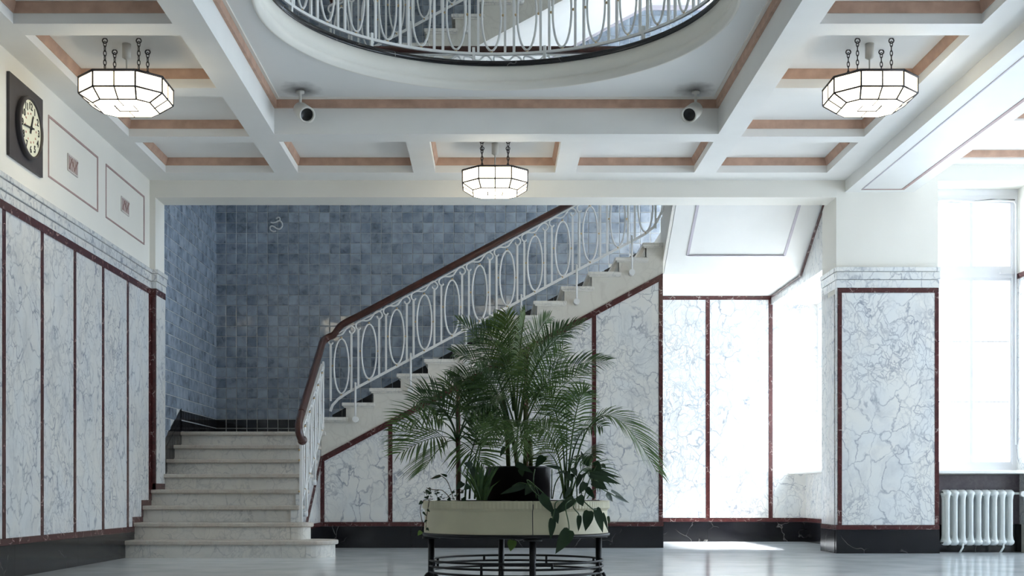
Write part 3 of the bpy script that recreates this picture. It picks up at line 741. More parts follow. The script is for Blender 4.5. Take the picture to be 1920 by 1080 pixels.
def flight2(zo, name, label, closed=True):
    s = empty(name, (0, D2, zo), label, 'staircase')
    tips = [(-1.669+.301*j, (10+j)*R+zo) for j in range(-1, 13)]
    prof = []
    for j, (x, z) in enumerate(tips):
        xn = tips[j+1][0] if j+1 < len(tips) else 1.94
        last = j == len(tips)-1
        if last: break
        MB().extr([(x, D2-.032, z-.040), (xn+.068, D2-.032, z-.040), (xn+.068, D2-.032, z), (x, D2-.032, z)], (0, DB-.012-D2+.032, 0)).build('tread', 'marble_pale', s, .010, 2)
        MB().box(x+.022, xn+.058, D2-.014, D2+.02, z-.055, z-.040).build('tread_moulding', 'marble_pale', s)
        box('riser', 'marble_pale', (x+.045, x+.075, D2+.002, DB-.012, z-R, z-.040), s)
        prof += [(x+.045, z-R), (x+.045, z-.040)]
    xe = 1.87
    line = lambda x: zo+.994+(x+1.852)*.5365
    low = [(xe, line(xe)+.035), (-1.88, line(-1.88)+.035)]
    if prof[0][0] < -1.88: prof[0] = (-1.90, prof[0][1]); prof[1] = (-1.90, prof[1][1])
    q = [p for p in prof if p[0] < xe]+[(xe, prof[-1][1])]
    MB().extr([(a, D2, b) for a, b in q+[(xe, line(xe)), (-1.90, line(-1.90))]], (0, .10, 0)).build('stringer', 'stringer', s)
    if not closed:
        MB().extr([(-2.1, D2+.004, line(-2.1)), (xe+.3, D2+.004, line(xe+.3)), (xe+.3, D2+.004, line(xe+.3)+.18), (-2.1, D2+.004, line(-2.1)+.18)], (0, DB-D2-.02, 0)).build('soffit_slab', 'white', s)
    return s, line
st2, bline = flight2(0, 'staircase', 'long pale marble stair flight rising to the right behind the palms')
# panelled wall under the second flight
wss = structure(MB().extr([(-1.90, D2+.02, 0), (1.87, D2+.02, 0), (1.87, D2+.02, bline(1.87)), (-1.90, D2+.02, bline(-1.90))], (0, .08, 0)).build('wall_stair_side', 'marble'))
strips = [-1.885, -1.135, -.387, .362, 1.110, 1.846]
for a, b in zip(strips[:-1], strips[1:]):
    a2, b2 = a+.024, b-.024
    MB().extr([(a2, D2+.03, .285), (b2, D2+.03, .285), (b2, D2+.03, bline(b2)-.03), (a2, D2+.03, bline(a2)-.03)], (0, -.034, 0)).build('marble_panel', 'marble', wss)
for a in strips:
    MB().extr([(a-.022, D2+.03, .285), (a+.022, D2+.03, .285), (a+.022, D2+.03, bline(a+.022)-.02), (a-.022, D2+.03, bline(a-.022)-.02)], (0, -.040, 0)).build('red_strip', 'red', wss)
for a, b in ((-1.905, -.75), (-.748, .55), (.552, 1.868)):
    MB().extr([(a, D2+.03, bline(a)-.034), (b, D2+.03, bline(b)-.034), (b, D2+.03, bline(b)+.036), (a, D2+.03, bline(a)+.036)], (0, -.044, 0)).build('rake_band', 'red', wss)
for a, b in ((-1.90, -.9), (-.898, .4), (.402, 1.872)):
    box('base_slab', 'black', (a, b, D2-.024, D2+.03, 0, .236), wss); box('base_strip', 'red', (a, b, D2-.028, D2+.03, .238, .283), wss)
box('end_wall', 'marble', (1.79, 1.87, D2+.03, DB, 0, 3.0), wss)

# return flight above the passage: landing slab, raking soffit, steps
st3 = empty('staircase', (2.6, D2, 3.05), 'white underside of the return flight over the bright passage', 'staircase')
box('landing_slab', 'white', (1.87, 3.446, 13.82, DB-.012, 3.05, 3.52), st3)
sl = (3.606-3.05)/(13.82-12.88)
pr3 = [(13.82, 3.05), (12.45, 3.05+sl*(13.82-12.45)), (12.45, F2)]
pr3 += [(12.45, F2)]
for k in range(5):
    d = 12.45+.30*k+.0; z = F2-.15*k
    pr3 += [(d, z), (d, z-.15)] if k else []
pr3 = [(13.82, 3.05), (12.45, 3.05+sl*1.37), (12.45, F2)]
for k in range(4): pr3 += [(12.45+.31*(k+1), F2-.15*k), (12.45+.31*(k+1), F2-.15*(k+1))]
pr3 += [(13.82, F2-.15*4), (13.82, 3.52)]
MB().extr([(1.905, a, b) for a, b in pr3], (3.446-1.905, 0, 0)).build('flight_body', 'white', st3)
MB().extr([(1.87, a, b) for a, b in pr3], (.03, 0, 0)).build('stringer', 'stringer', st3)
def sof(x, d): return (x, d, 3.05+sl*(13.82-d)-.004)
for a, b in (((2.13, 13.55), (2.13, 12.5)), ((2.13, 13.55), (3.19, 13.55)), ((3.19, 13.55), (3.19, 12.5))):
    MB().sweep([sof(*a), sof(*b)], [(-.014, -.006), (.014, -.006), (.014, .006), (-.014, .006)], smooth=False).build('soffit_line', 'linegrey', st3)

# upper storey flight seen through the round well
st4, uline = flight2(3.64, 'staircase', 'upper stair flight seen through the round ceiling well', False)
box('landing_slab', 'white', (XL, -2.0, 13.5, DB-.012, 4.6, 4.92), st4)
box('landing_slab', 'white', (1.9, 3.446, 13.5, DB-.012, 6.75, 7.16), st4)

# ------------------------------------------------------------------ railings
def pr_rect(w, h): return [(-w/2, -h/2), (w/2, -h/2), (w/2, h/2), (-w/2, h/2)]
SCROLL = [(-.095, .6576), (-.104, .640), (-.127, .640), (-.144, .665), (-.140, .700), (-.115, .722), (-.0755, .736), (-.0265, .733), (.0127, .751), (.042, .792), (.0715, .826), (.101, .839), (.133, .823), (.145, .79), (.12, .758), (.092, .765), (.088, .787)]
def module(slope, top=0.0):
    """meshes of one railing bay, in local coordinates: x along the run, z above the nosing line"""
    ds = slope-.5332
    ring_ = MB().sweep([(.082*math.cos(2*PI*k/28), 0, .396+.300*math.sin(2*PI*k/28)) for k in range(28)], [(.0098*math.cos(a), .0098*math.sin(a)) for a in (0, PI/3, 2*PI/3, PI, 4*PI/3, 5*PI/3)], True, up=(0, 1, 0)).mesh('oval_ring', 'iron')
    bar = MB().box(-.0105, .0105, -.008, .008, 0, .63).mesh('bar', 'iron')
    scr = MB().sweep([(a, 0, b+ds*a) for a, b in spline(SCROLL, 3)], [(-.008, -.008), (.008, -.008), (.008, .008), (-.008, .008)], up=(0, 1, 0)).mesh('scroll', 'iron')
    bd = MB()
    for a, b in ((0, .708), (0, .084), (-.098, .40), (.098, .40)): bd.ball((a, 0, b), .012, 5)
    bd = bd.mesh('brass_beads', 'brass')
    return ring_, bar, scr, bd
MS = module(.5332); MF = module(0.0)
def bay(root, mtx, ms, slope, beads=True, scroll=True):
    put('oval_ring', ms[0], root, mtx)
    for u in (-.1165, .1115): put('bar', ms[1], root, mtx @ Matrix.Translation((u, 0, .075+slope*u)))
    if scroll: put('scroll', ms[2], root, mtx)
    if beads: put('rivets', ms[3], root, mtx)['kind'] = 'stuff'
HAND = [(-.028, -.030), (.028, -.030), (.036, -.012), (.036, .012), (.022, .036), (0, .042), (-.022, .036), (-.036, .012), (-.036, -.012)]
RY = D2-.055
def rail2(zo, label, full=True):
    r = empty('stair_railing', (-1.9, RY, 1.44+zo), label, 'railing')
    n2 = lambda x: nose2(x)+zo
    for k in range(-1, 11):
        x = -1.365+.3035*k
        bay(r, Matrix.Translation((x, RY, n2(x))), MS, .5332)
    pts = [(-1.79, RY, n2(-1.79)-.035), (-1.765, RY, n2(-1.765)+.02), (-1.70, RY, n2(-1.70)+.055), (-1.60, RY, n2(-1.60)+.070)]
    e = 1.66
    MB().sweep(pts+[(e, RY, n2(e)+.075), (e+.10, RY, n2(e+.1)+.10), (e+.19, RY-.01, n2(e+.19)+.22), (e+.23, RY-.03, n2(e+.23)+.40)], pr_rect(.012, .028), smooth=False).build('bottom_rail', 'iron', r)
    MB().sweep([(-1.80, RY, n2(-1.80)+.775), (1.87, RY, n2(1.87)+.800)], pr_rect(.030, .010), smooth=False).build('top_rail', 'iron', r)
    for k in range(6):
        x = -1.514+.607*k
        p = MB().tube([(x, RY-.012, n2(x)+.12), (x, RY-.012, n2(x)-.255)], .011, 8).build('post', 'iron', r)
        MB().ball((x, RY-.012, n2(x)+.125), .013, 5).build('finial', 'iron', p)
        MB().sweep([(x, RY-.035, n2(x)-.27), (x, RY-.015, n2(x)-.27), (x, D2+.0, n2(x)-.27)], [(.033*math.cos(q*PI/8), .033*math.sin(q*PI/8)) for q in range(16)], up=(0, 0, 1)).build('rosette', 'iron', p)
    return r
r2 = rail2(0, 'white iron railing with oval rings and mahogany handrail along the stairs')
XH = -1.862
def f1n(d): return 1.28+(d-(D1+7*T))*.5332
hz = lambda d: 1.572+(d-12.33)*.587
hand = [Vector((XH, d, hz(d))) for d in (12.0, 12.1, 12.4, 12.8, 13.1, 13.35)]
hand += [Vector(p) for p in ((XH, 13.47, 2.243), (XH+.018, RY-.03, 2.283), (XH+.06, RY-.004, 2.312), (XH+.12, RY, 2.345))]
hx = [-1.66+.2*k for k in range(18)]+[1.84]
hand += [Vector((x, RY, nose2(x)+.843)) for x in hx]
hand = [Vector(p) for p in spline([tuple(p) for p in hand], 4)]
ho = MB().sweep(hand, HAND).build('handrail', 'wood', r2); tag(ho, 'dark glossy mahogany handrail')
vol = [(XH, 12.05, hz(12.05)), (XH, 11.93, hz(11.93)-.004), (XH-.001, 11.855, 1.280), (XH+.002, 11.815, 1.225), (XH+.010, 11.815, 1.165), (XH+.022, 11.845, 1.125), (XH+.030, 11.885, 1.112)]
MB().sweep(spline(vol, 5), [(.040*math.cos(2*PI*k/12), .037*math.sin(2*PI*k/12)) for k in range(12)], up=(1, .02, 0)).ball((XH+.028, 11.870, 1.110), .047, 9).build('handrail_end', 'wood', r2)
MB().ball((XH-.028, RY-.08, 2.222), .009, 5).build('brass_stud', 'brass', r2)
# sloping side rail of the first flight
r1 = empty('stair_railing', (XH, 11.93, .32), 'short iron railing seen end on beside the lower steps', 'railing')
RZ = Matrix.Rotation(PI/2, 4, 'Z')
for k in range(5):
    d = 12.23+.302*k
    bay(r1, Matrix.Translation((XH, d, f1n(d))) @ RZ, MS, .5332)
MB().sweep([(XH, 12.0, f1n(12.0)+.075), (XH, 13.57, f1n(13.57)+.075)], pr_rect(.012, .028), smooth=False).build('bottom_rail', 'iron', r1)
MB().sweep([(XH, 11.93, f1n(11.93)+.79), (XH, 13.45, f1n(13.45)+.80)], pr_rect(.030, .010), smooth=False).build('top_rail', 'iron', r1)
nw = MB().box(XH-.014, XH+.014, 11.955, 11.985, .32, f1n(11.97)+.80).build('newel_bar', 'iron', r1)
for z in (.62, .92, 1.02): MB().ball((XH-.016, 11.955, z), .011, 5).build('brass_stud', 'brass', nw)
for d in (12.40, 13.0):
    p = MB().tube([(XH-.01, d, f1n(d)+.12), (XH-.01, d, f1n(d)-.24)], .011, 8).build('post', 'iron', r1)
    MB().sweep([(XH+.0, d, f1n(d)-.25), (XS, d, f1n(d)-.25)], [(.03*math.cos(q*PI/6), .03*math.sin(q*PI/6)) for q in range(12)]).build('rosette', 'iron', p)
# round the ceiling well
rwl = empty('well_railing', (CW[0], CW[1], F2), 'circular white iron railing around the round ceiling well', 'railing')
rr_ = 1.69; nb = 35
for k in range(nb):
    a = 2*PI*(k+.12)/nb+PI/2
    if k % 3 == 0:
        b = a+PI/nb
        MB().box(-.012, .012, -.012, .012, 0, .12).build('post', 'iron', rwl).matrix_basis = Matrix.Translation((rr_*math.cos(b), rr_*math.sin(b), 0)) @ Matrix.Rotation(b, 4, 'Z')
    mt = Matrix.Translation((CW[0]+rr_*math.cos(a), CW[1]+rr_*math.sin(a), F2)) @ Matrix.Rotation(a+PI/2, 4, 'Z')
    bay(rwl, mt, MF, 0.0)
cir = lambda r_, z, n=96: [(CW[0]+r_*math.cos(2*PI*k/n), CW[1]+r_*math.sin(2*PI*k/n), z) for k in range(n)]
MB().sweep(cir(rr_, F2+.068), pr_rect(.020, .022), True, smooth=False).build('bottom_rail', 'iron', rwl)
MB().sweep(cir(rr_, F2+.80), pr_rect(.030, .010), True, smooth=False).build('top_rail', 'iron', rwl)
MB().sweep(cir(rr_, F2+.845), HAND, True).build('handrail', 'wood', rwl)
# gallery towards the stairwell
rga = empty('gallery_railing', (0, 12.6, F2), 'straight railing of the upper gallery behind the round well', 'railing')
for k in range(12):
    x = -1.68+.305*k
    bay(rga, Matrix.Translation((x, 12.6, F2)), MF, 0.0)
for nm, z, p, m in (('bottom_rail', .075, pr_rect(.012, .028), 'iron'), ('top_rail', .80, pr_rect(.030, .010), 'iron'), ('handrail', .845, HAND, 'wood')):
    MB().sweep([(-1.87, 12.6, F2+z), (1.86, 12.6, F2+z)], p, smooth=False).build(nm, m, rga)
r4 = rail2(3.64, 'railing of the upper flight glimpsed through the round ceiling well')
MB().sweep([(-1.8, RY, nose2(-1.8)+3.64+.843), (1.87, RY, nose2(1.87)+3.64+.843)], HAND).build('handrail', 'wood', r4)

# ------------------------------------------------------------------ lanterns
def lantern(c, label):
    X, D = c; zt, zm, zb = 3.588, 3.475, 3.413
    o = empty('ceiling_lantern', (X, D, ZC), label, 'lantern', 'octagonal leaded lanterns')
    def octa(h, q): return [(-q, -h), (q, -h), (h, -q), (h, q), (q, h), (-q, h), (-h, q), (-h, -q)]
    A = octa(.300, .150); B = octa(.205, .130)
    top = [Vector((X+a, D+b, zt)) for a, b in A]; mid = [Vector((X+a, D+b, zm)) for a, b in A]; bot = [Vector((X+a, D+b, zb)) for a, b in B]
    edges = []
    ctr = Vector((X, D, 3.5))
    def pane(poly):
        n = (poly[1]-poly[0]).cross(poly[2]-poly[0]).normalized()
        MB().extr(poly, n*.003).build('pane', 'lamp', o)
    for k in range(8):
        j = (k+1) % 8; split = k % 2 == 0
        for U, W in ((top, mid), (mid, bot)):
            if split:
                u = (U[k]+U[j])/2; w = (W[k]+W[j])/2
                pane([U[k], u, w, W[k]]); pane([u, U[j], W[j], w]); edges.append((u, w, .006))
            else: pane([U[k], U[j], W[j], W[k]])
            edges.append((U[k], W[k], .007))
        edges += [(top[k], top[j], .010), (mid[k], mid[j], .0068), (bot[k], bot[j], .006)]
    h, q, s = .205, .130, .07
    def P(a, b): return Vector((X+a, D+b, zb))
    for a in range(4):
        ca, sa = round(math.cos(a*PI/2)), round(math.sin(a*PI/2))
        rt = lambda u, v: P(u*ca-v*sa, u*sa+v*ca)
        pane([rt(0, s), rt(s, s), rt(s, 0), rt(h, 0), rt(h, q), rt(q, h), rt(0, h)])
        edges += [(rt(s, s), rt(s, -s), .0055), (rt(s, 0), rt(h, 0), .0055)]
    pane([P(-s, -s), P(s, -s), P(s, s), P(-s, s)])
    f = MB()
    for a, b, r in edges: f.tube([a, b], r, 6)
    f.build('lead_frame', 'lead', o)
    MB().lathe([(0, ZC), (.032, ZC), (.032, ZC-.10), (.02, ZC-.108), (.006, ZC-.115), (.006, zt), (0, zt)], (X, D), 16).build('canopy', 'spot', o)
    MB().extr([p+Vector((0, 0, .002)) for p in top], (0, 0, .006)).build('light_lid', 'spot', o)  # unseen lid, added to stop the lit panes brightening the coffer above
    MB().tube([(X-.24, D, zt), (X+.24, D, zt)], .006).tube([(X, D-.24, zt), (X, D+.24, zt)], .006).build('cross_bar', 'lead', o)
    for a, b in ((-.122, -.115), (.122, -.115), (-.122, .115), (.122, .115)):
        ch = MB(); n = 8; st = (ZC-.025-zt)/n
        MBh = [(X+a+.018*math.cos(2*PI*q/10), D+b, ZC-.018+.018*math.sin(2*PI*q/10)) for q in range(10)]
        ch.tube(MBh, .005, 5, True)
        for k in range(n):
            zc = zt+st*(k+.5); pts = []
            for q in range(10):
                u, v = .0095*math.cos(2*PI*q/10), (st*.66)*math.sin(2*PI*q/10)
                pts.append((X+a+(u if k % 2 else u*.2), D+b+(u*.2 if k % 2 else u), zc+v))
            ch.tube(pts, .0034, 5, True)
        ch.build('chain', 'darkmetal', o)
    return o
lantern((-2.676, 9.02), 'lit octagonal glass lantern hanging near the wall clock')
lantern((2.745, 9.02), 'lit octagonal glass lantern hanging beside the big ceiling beam')
lantern((.016, 11.58), 'lit octagonal glass lantern above the stair opening')

# ------------------------------------------------------------------ spotlights
def spot(x, d, sx, label):
    o = empty('ceiling_spotlight', (x, d, ZP), label, 'spotlight', 'cylindrical spotlights')
    MB().lathe([(0, ZP), (.035, ZP), (.035, ZP-.018), (.012, ZP-.024), (.012, ZP-.12), (.022, ZP-.128), (0, ZP-.13)], (x, d), 16).build('stem', 'spot', o)
    ax = Vector((.36*sx, -.82, -.44)).normalized(); c = Vector((x+.02*sx, d-.01, ZP-.175))
    mt = Matrix.Translation(c-Vector((x, d, ZP))) @ ax.to_track_quat('Z', 'Y').to_matrix().to_4x4()
    b = MB().lathe([(0, -.10), (.045, -.098), (.062, -.08), (.066, -.05), (.070, .17), (.060, .172), (.054, .168), (.054, .10)], (0, 0), 28).build('housing', 'spot', o)
    b.matrix_basis = mt
    l = MB().lathe([(.055, .13), (.03, .12), (0, .118)], (0, 0), 24).build('lens', 'spotblack', o); l.matrix_basis = mt
    i = MB().lathe([(.0545, .166), (.0535, .12)], (0, 0), 24).build('baffle', 'spotblack', o); i.matrix_basis = mt
spot(-1.655, 10.60, 1, 'white spotlight at the left corner of the round well panel')
spot(1.735, 10.60, -1, 'white spotlight at the right corner of the round well panel')

# ------------------------------------------------------------------ wall clock
ck = empty('wall_clock', (XL, 9.075, 3.0), 'round cream clock on a square dark board high on the left wall', 'clock')
box('board', 'clockboard', (XL+.001, XL+.022, 8.752, 9.40, 3.0, 3.592), ck)
cc = Vector((XL, 9.085, 3.285))
Mc = Matrix.Translation(cc-Vector((XL, 9.075, 3.0))) @ Matrix(((0, 0, 1, 0), (1, 0, 0, 0), (0, 1, 0, 0), (0, 0, 0, 1)))   # local x -> depth, y -> up, z -> into the room
MB().lathe([(.225, .022), (.228, .05), (.220, .062), (.206, .062), (.202, .05)], (0, 0), 48).build('rim', 'clockboard', ck).matrix_basis = Mc
dial = MB().lathe([(.204, .046), (.10, .047), (0, .047)], (0, 0), 48).build('dial', 'dial', ck); dial.matrix_basis = Mc
def text_mesh(s, size, m):
    cu = bpy.data.curves.new('numeral', 'FONT'); cu.body = s; cu.size = size; cu.align_x = 'CENTER'; cu.align_y = 'CENTER'; cu.extrude = .001; cu.offset = .0012
    t = bpy.data.objects.new('tmp', cu); COL.objects.link(t)
    dg = bpy.context.evaluated_depsgraph_get(); me = bpy.data.meshes.new_from_object(t.evaluated_get(dg))
    bpy.data.objects.remove(t); me.materials.clear(); me.materials.append(M[m]); return me
for h in range(1, 13):
    a = PI/2-h*PI/6
    o = bpy.data.objects.new('numeral', text_mesh(str(h), .072, 'ink')); COL.objects.link(o); o.parent = dial
    o.matrix_basis = Matrix.Translation((.158*math.cos(a), .158*math.sin(a), .0485))
    o = bpy.data.objects.new('inner_numeral', text_mesh(str(h+12), .018, 'redink')); COL.objects.link(o); o.parent = dial
    o.matrix_basis = Matrix.Translation((.105*math.cos(a), .105*math.sin(a), .0485))
def hand_(name, ang, ln, w, z):
    o = MB().extr([(-w*.5, -.045, z), (w*.5, -.045, z), (w*.35, ln, z), (-w*.35, ln, z)], (0, 0, .003)).build(name, 'ink', ck)
    o.matrix_basis = Mc @ Matrix.Rotation(-ang, 4, 'Z')
hand_('hour_hand', math.radians(22), .105, .018, .052); hand_('minute_hand', math.radians(264), .155, .013, .056)
MB().lathe([(0, .062), (.012, .06), (.014, .048)], (0, 0), 14).build('hub', 'ink', ck).matrix_basis = Mc

# ------------------------------------------------------------------ planter on its iron stand
PC = (.128, 7.0)
stand = empty('planter_stand', (PC[0], PC[1], 0), 'black iron ring stand carrying the cream planter', 'stand')
MB().lathe([(0, .362), (.515, .362), (.528, .366), (.530, .380), (.522, .3815), (0, .3815)], PC, 64).build('tray', 'blackmetal', stand)
RH = .490
for z in (.229, .198, .165):
    MB().tube([(PC[0]+RH*math.cos(2*PI*k/64), PC[1]+RH*math.sin(2*PI*k/64), z) for k in range(64)], .0065, 6, True).build('hoop', 'blackmetal', stand)
for k in range(8):
    a = math.radians(22+45*k)
    x, y = PC[0]+RH*math.cos(a), PC[1]+RH*math.sin(a); MB().tube([(x, y, .165 if k % 2 else .198), (x, y, .229)], .008, 6).build('tie', 'blackmetal', stand)
for k in range(4):
    a = math.radians(-80.5+90*k); x, y = PC[0]+.482*math.cos(a), PC[1]+.482*math.sin(a)
    MB().tube([(x, y, 0.0), (x, y, .362)], .018, 10).build('leg', 'blackmetal', stand)
    MB().tube([(x+.034*math.cos(2*PI*q/14)*math.cos(a), y+.034*math.cos(2*PI*q/14)*math.sin(a), .125+.034*math.sin(2*PI*q/14)) for q in range(14)], .010, 6, True).build('scroll_foot', 'blackmetal', stand)
    MB().lathe([(0, .35), (.05, .35), (.05, .362), (0, .362)], (x, y), 16).build('leg_plate', 'blackmetal', stand)
plo = empty('planter', (PC[0], PC[1], .382), 'round cream planter with fluted rim holding palms and vines', 'planter')
# two shells with a seam, fluted top band
sa = math.asin((999-VX)*7/F/1.0-PC[0]) if False else math.acos(((999-VX)*6.48/F-PC[0])/.52)
seam = -sa
def shell(a0, a1, nm):
    m = MB(); n = 150; prof = [(.505, .545), (.512, .562), (.523, .562), (.528, .558), (.528, .522), (.518, .512), (.514, .505), (.520, .384), (.50, .384)]
    k = len(prof); vs = []
    for i in range(n+1):
        a = a0+(a1-a0)*i/n; fl_ = .0011 if (i % 2) else -.0011
        for q, (r, z) in enumerate(prof):
            rr2 = r+(fl_ if q in (3, 4) else 0); vs.append((PC[0]+rr2*math.cos(a), PC[1]+rr2*math.sin(a), z))
    m.add(vs, [(i*k+q, (i+1)*k+q, (i+1)*k+q+1, i*k+q+1) for i in range(n) for q in range(k-1)], False)
    return m.build(nm, 'planter', plo)
shell(seam+.004, seam+PI-.004, 'shell_half'); shell(seam+PI+.004, seam+2*PI-.004, 'shell_half')
MB().lathe([(.500, .39), (.500, .545)], PC, 48).build('seam_core', 'pot', plo)
so = MB(); vs = [(PC[0], PC[1], .556)]
nr, na = 8, 40
for i in range(1, nr+1):
    for k in range(na): vs.append((PC[0]+.507*i/nr*math.cos(2*PI*k/na), PC[1]+.507*i/nr*math.sin(2*PI*k/na), .552+random.uniform(-.012, .014)))
fs = [(0, 1+k, 1+(k+1) % na) for k in range(na)]+[(1+(i-1)*na+k, 1+i*na+k, 1+i*na+(k+1) % na, 1+(i-1)*na+(k+1) % na) for i in range(1, nr) for k in range(na)]
so.add(vs, fs, True).build('soil', 'soil', plo)
CPX = (972-VX)*7/F
pot = empty('inner_pot', (CPX, 7.0, .55), 'black plastic pot standing in the middle of the planter', 'pot')
MB().lathe([(0, .545), (.180, .545), (.183, .74), (.188, .745), (.188, .754), (.178, .754), (.174, .72), (0, .72)], (CPX, 7.0), 40).build('pot_wall', 'pot', pot)
MB().lathe([(.174, .725), (.1, .735), (0, .738)], (CPX, 7.0), 24).build('soil', 'soil', pot)

# ------------------------------------------------------------------ plants
def bez(p0, p1, p2, t): return p0*(1-t)**2+p1*2*t*(1-t)+p2*t*t
def frond(root, p0, p1, p2, mtl, n=26, L=.16, w=.013, roll=None, start=.28, droop=.9, seedv=None):
    m = MB(); p0, p1, p2 = Vector(p0), Vector(p1), Vector(p2)
    path = [bez(p0, p1, p2, k/14) for k in range(15)]
    m2 = MB()
    k = 5
    vs = []
    for i, p in enumerate(path):
        r = .0052*(1-.75*i/14)+.0008
        for q in range(k): vs.append(p+Vector((r*math.cos(2*PI*q/k), r*.9*math.sin(2*PI*q/k), r*.5*math.sin(2*PI*q/k))))
    m.add(vs, [(i*k+q, (i+1)*k+q, (i+1)*k+(q+1) % k, i*k+(q+1) % k) for i in range(14) for q in range(k)], True)
    roll = random.uniform(.35, 1.0)*random.choice((-1, 1)) if roll is None else roll
    for i in range(n):
        t = start+(1-start)*(i+.5)/n
        c = bez(p0, p1, p2, t); tg = (bez(p0, p1, p2, min(1, t+.02))-bez(p0, p1, p2, t-.02)).normalized()
        s = tg.cross(Vector((0, 0, 1)))
        if s.length < .15: s = Vector((1, 0, 0))
        s.normalize(); nn = s.cross(tg).normalized()
        s = (s*math.cos(roll)+nn*math.sin(roll)).normalized(); nn = s.cross(tg).normalized()
        u = (i+.5)/n
        ln = L*(.45+.9*math.sin(PI*min(1, .12+u*.80))**.8)*(1-.45*u*u)*random.uniform(.88, 1.1)
        an = math.radians(62-34*u+random.uniform(-6, 6))
        for sd in (-1, 1):
            d = (tg*math.cos(an)+s*sd*math.sin(an)+nn*(.28 if nn.z > 0 else -.28)).normalized()
            pts = []
            for q in range(4):
                f = q/3
                pts.append(c+d*ln*f+Vector((0, 0, -1))*ln*droop*.38*f*f)
            wv = tg.cross(d).cross(d); 
            if wv.length < 1e-4: wv = nn.copy()
            wv.normalize(); ww = w*random.uniform(.8, 1.15)
            wd = (.35*ww, ww, .75*ww)
            vv = []
            for q in range(3): vv += [pts[q]-wv*wd[q]*.5, pts[q]+wv*wd[q]*.5]
            vv.append(pts[3]); m.add(vv, [(0, 1, 3, 2), (2, 3, 5, 4), (4, 5, 6)], True)
    return m.build('frond', mtl, root)
def P(x, y, d=7.0): return px(x, y, d)
pal = empty('palm', (CPX, 7.0, .73), 'tall feathery palm growing from the central black pot', 'palm')
for x, dd, yt in ((-.055, 0, 640), (.035, -.02, 660), (0, .05, 690), (.07, .04, 720)):
    b = Vector((CPX+x, 7+dd, .73)); t_ = P(960+x*200+ (18 if x > 0 else -6), yt+100, 7+dd)
    MB().tube([b, b*.5+t_*.5+Vector((.006, 0, 0)), t_], .013 if x != .07 else .017, 8).build('cane', 'cane', pal)
big = [ # base px, control px, tip px, depth at tip, material, roll
 ((955, 790), (925, 640), (862, 604), 6.85, 'palm2', .9), ((952, 800), (915, 670), (852, 662), 6.75, 'palm2', .8), ((955, 820), (905, 700), (850, 705), 6.9, 'palm2', .7),
 ((962, 770), (948, 640), (925, 596), 7.05, 'palm', 1.1), ((965, 770), (955, 640), (950, 588), 6.8, 'palmy', .4), ((968, 770), (975, 630), (985, 588), 6.85, 'palmy', 1.2),
 ((970, 780), (985, 640), (1030, 596), 7.1, 'palm', .9), ((975, 790), (1000, 640), (1092, 606), 6.9, 'palm2', .8), ((978, 800), (1015, 680), (1138, 676), 6.85, 'palm2', .75),
 ((980, 820), (1020, 740), (1100, 690), 7.2, 'palm', .9), ((958, 830), (930, 720), (880, 740), 7.25, 'palm2', .8), ((970, 800), (965, 690), (930, 640), 6.6, 'palm', .6),
 ((972, 800), (985, 690), (1005, 640), 6.6, 'palmy', .6), ((960, 820), (940, 730), (895, 690), 6.6, 'palm2', .7), ((975, 820), (1005, 740), (1055, 650), 6.65, 'palm', .7),
 ((968, 840), (975, 740), (978, 850), 6.45, 'palm', .15), ((964, 840), (945, 740), (915, 830), 6.5, 'palm', .2), ((976, 840), (1000, 760), (1050, 830), 6.5, 'palm', .3),
 ((968, 800), (960, 680), (968, 610), 7.3, 'palm2', .9), ((970, 800), (990, 680), (1040, 640), 7.4, 'palm2', .9), ((966, 800), (930, 680), (885, 630), 7.4, 'palm2', .9),
 ((976, 830), (1020, 770), (1085, 745), 7.3, 'palm2', .8), ((958, 830), (915, 770), (870, 770), 7.3, 'palm2', .8),
 ((968, 790), (950, 660), (905, 610), 6.95, 'palm2', 1.0), ((972, 790), (1000, 660), (1060, 612), 7.0, 'palm2', 1.0)]
for b, c, t_, dt, m_2, ro in big:
    frond(pal, P(*b), P(*c, (7+dt)/2), P(*t_, dt), m_2, 34, .175, .0075, ro*random.choice((-1, 1)))
pl2 = empty('palm', ((859-VX)*6.95/F, 6.95, .55), 'smaller palm with a brown stem at the left of the planter', 'palm')
MB().tube([P(859, 938, 6.95), P(861, 880, 6.95), P(857, 815, 6.95)], .012, 8).build('stem', 'stem', pl2)
for c, t_, dt, m_2, ro in (((840, 760), (745, 795), 6.7, 'palm', .55), ((830, 790), (738, 812), 6.75, 'palm', .6), ((835, 800), (748, 850), 6.7, 'palm', .5), ((850, 770), (790, 740), 7.0, 'palm2', .8),
                          ((845, 740), (775, 755), 7.1, 'palm2', .8), ((862, 745), (868, 720), 6.9, 'palm', .9), ((880, 760), (935, 755), 6.7, 'palm2', .6), ((885, 790), (950, 800), 6.65, 'palm', .5),
                          ((880, 750), (915, 715), 7.0, 'palm2', .8), ((840, 810), (795, 880), 6.65, 'palm', .4), ((870, 820), (905, 870), 6.7, 'palm', .4), ((862, 770), (835, 715), 7.05, 'palm2', .9)):
    frond(pl2, P(857, 830, 6.95), P(*c, 6.9), P(*t_, dt), m_2, 15, .21, .011, ro*random.choice((-1, 1)), .36, .7)
for x in (872, 880, 890):
    frond(pl2, P(x, 935, 6.85), P(x+4, 840, 6.85), P(x+random.uniform(10, 60), 770, 6.8), 'palm2', 11, .16, .011, .8, .55)
pl3 = empty('palm', ((1062-VX)*6.95/F, 6.95, .55), 'arching palm at the right of the planter', 'palm')
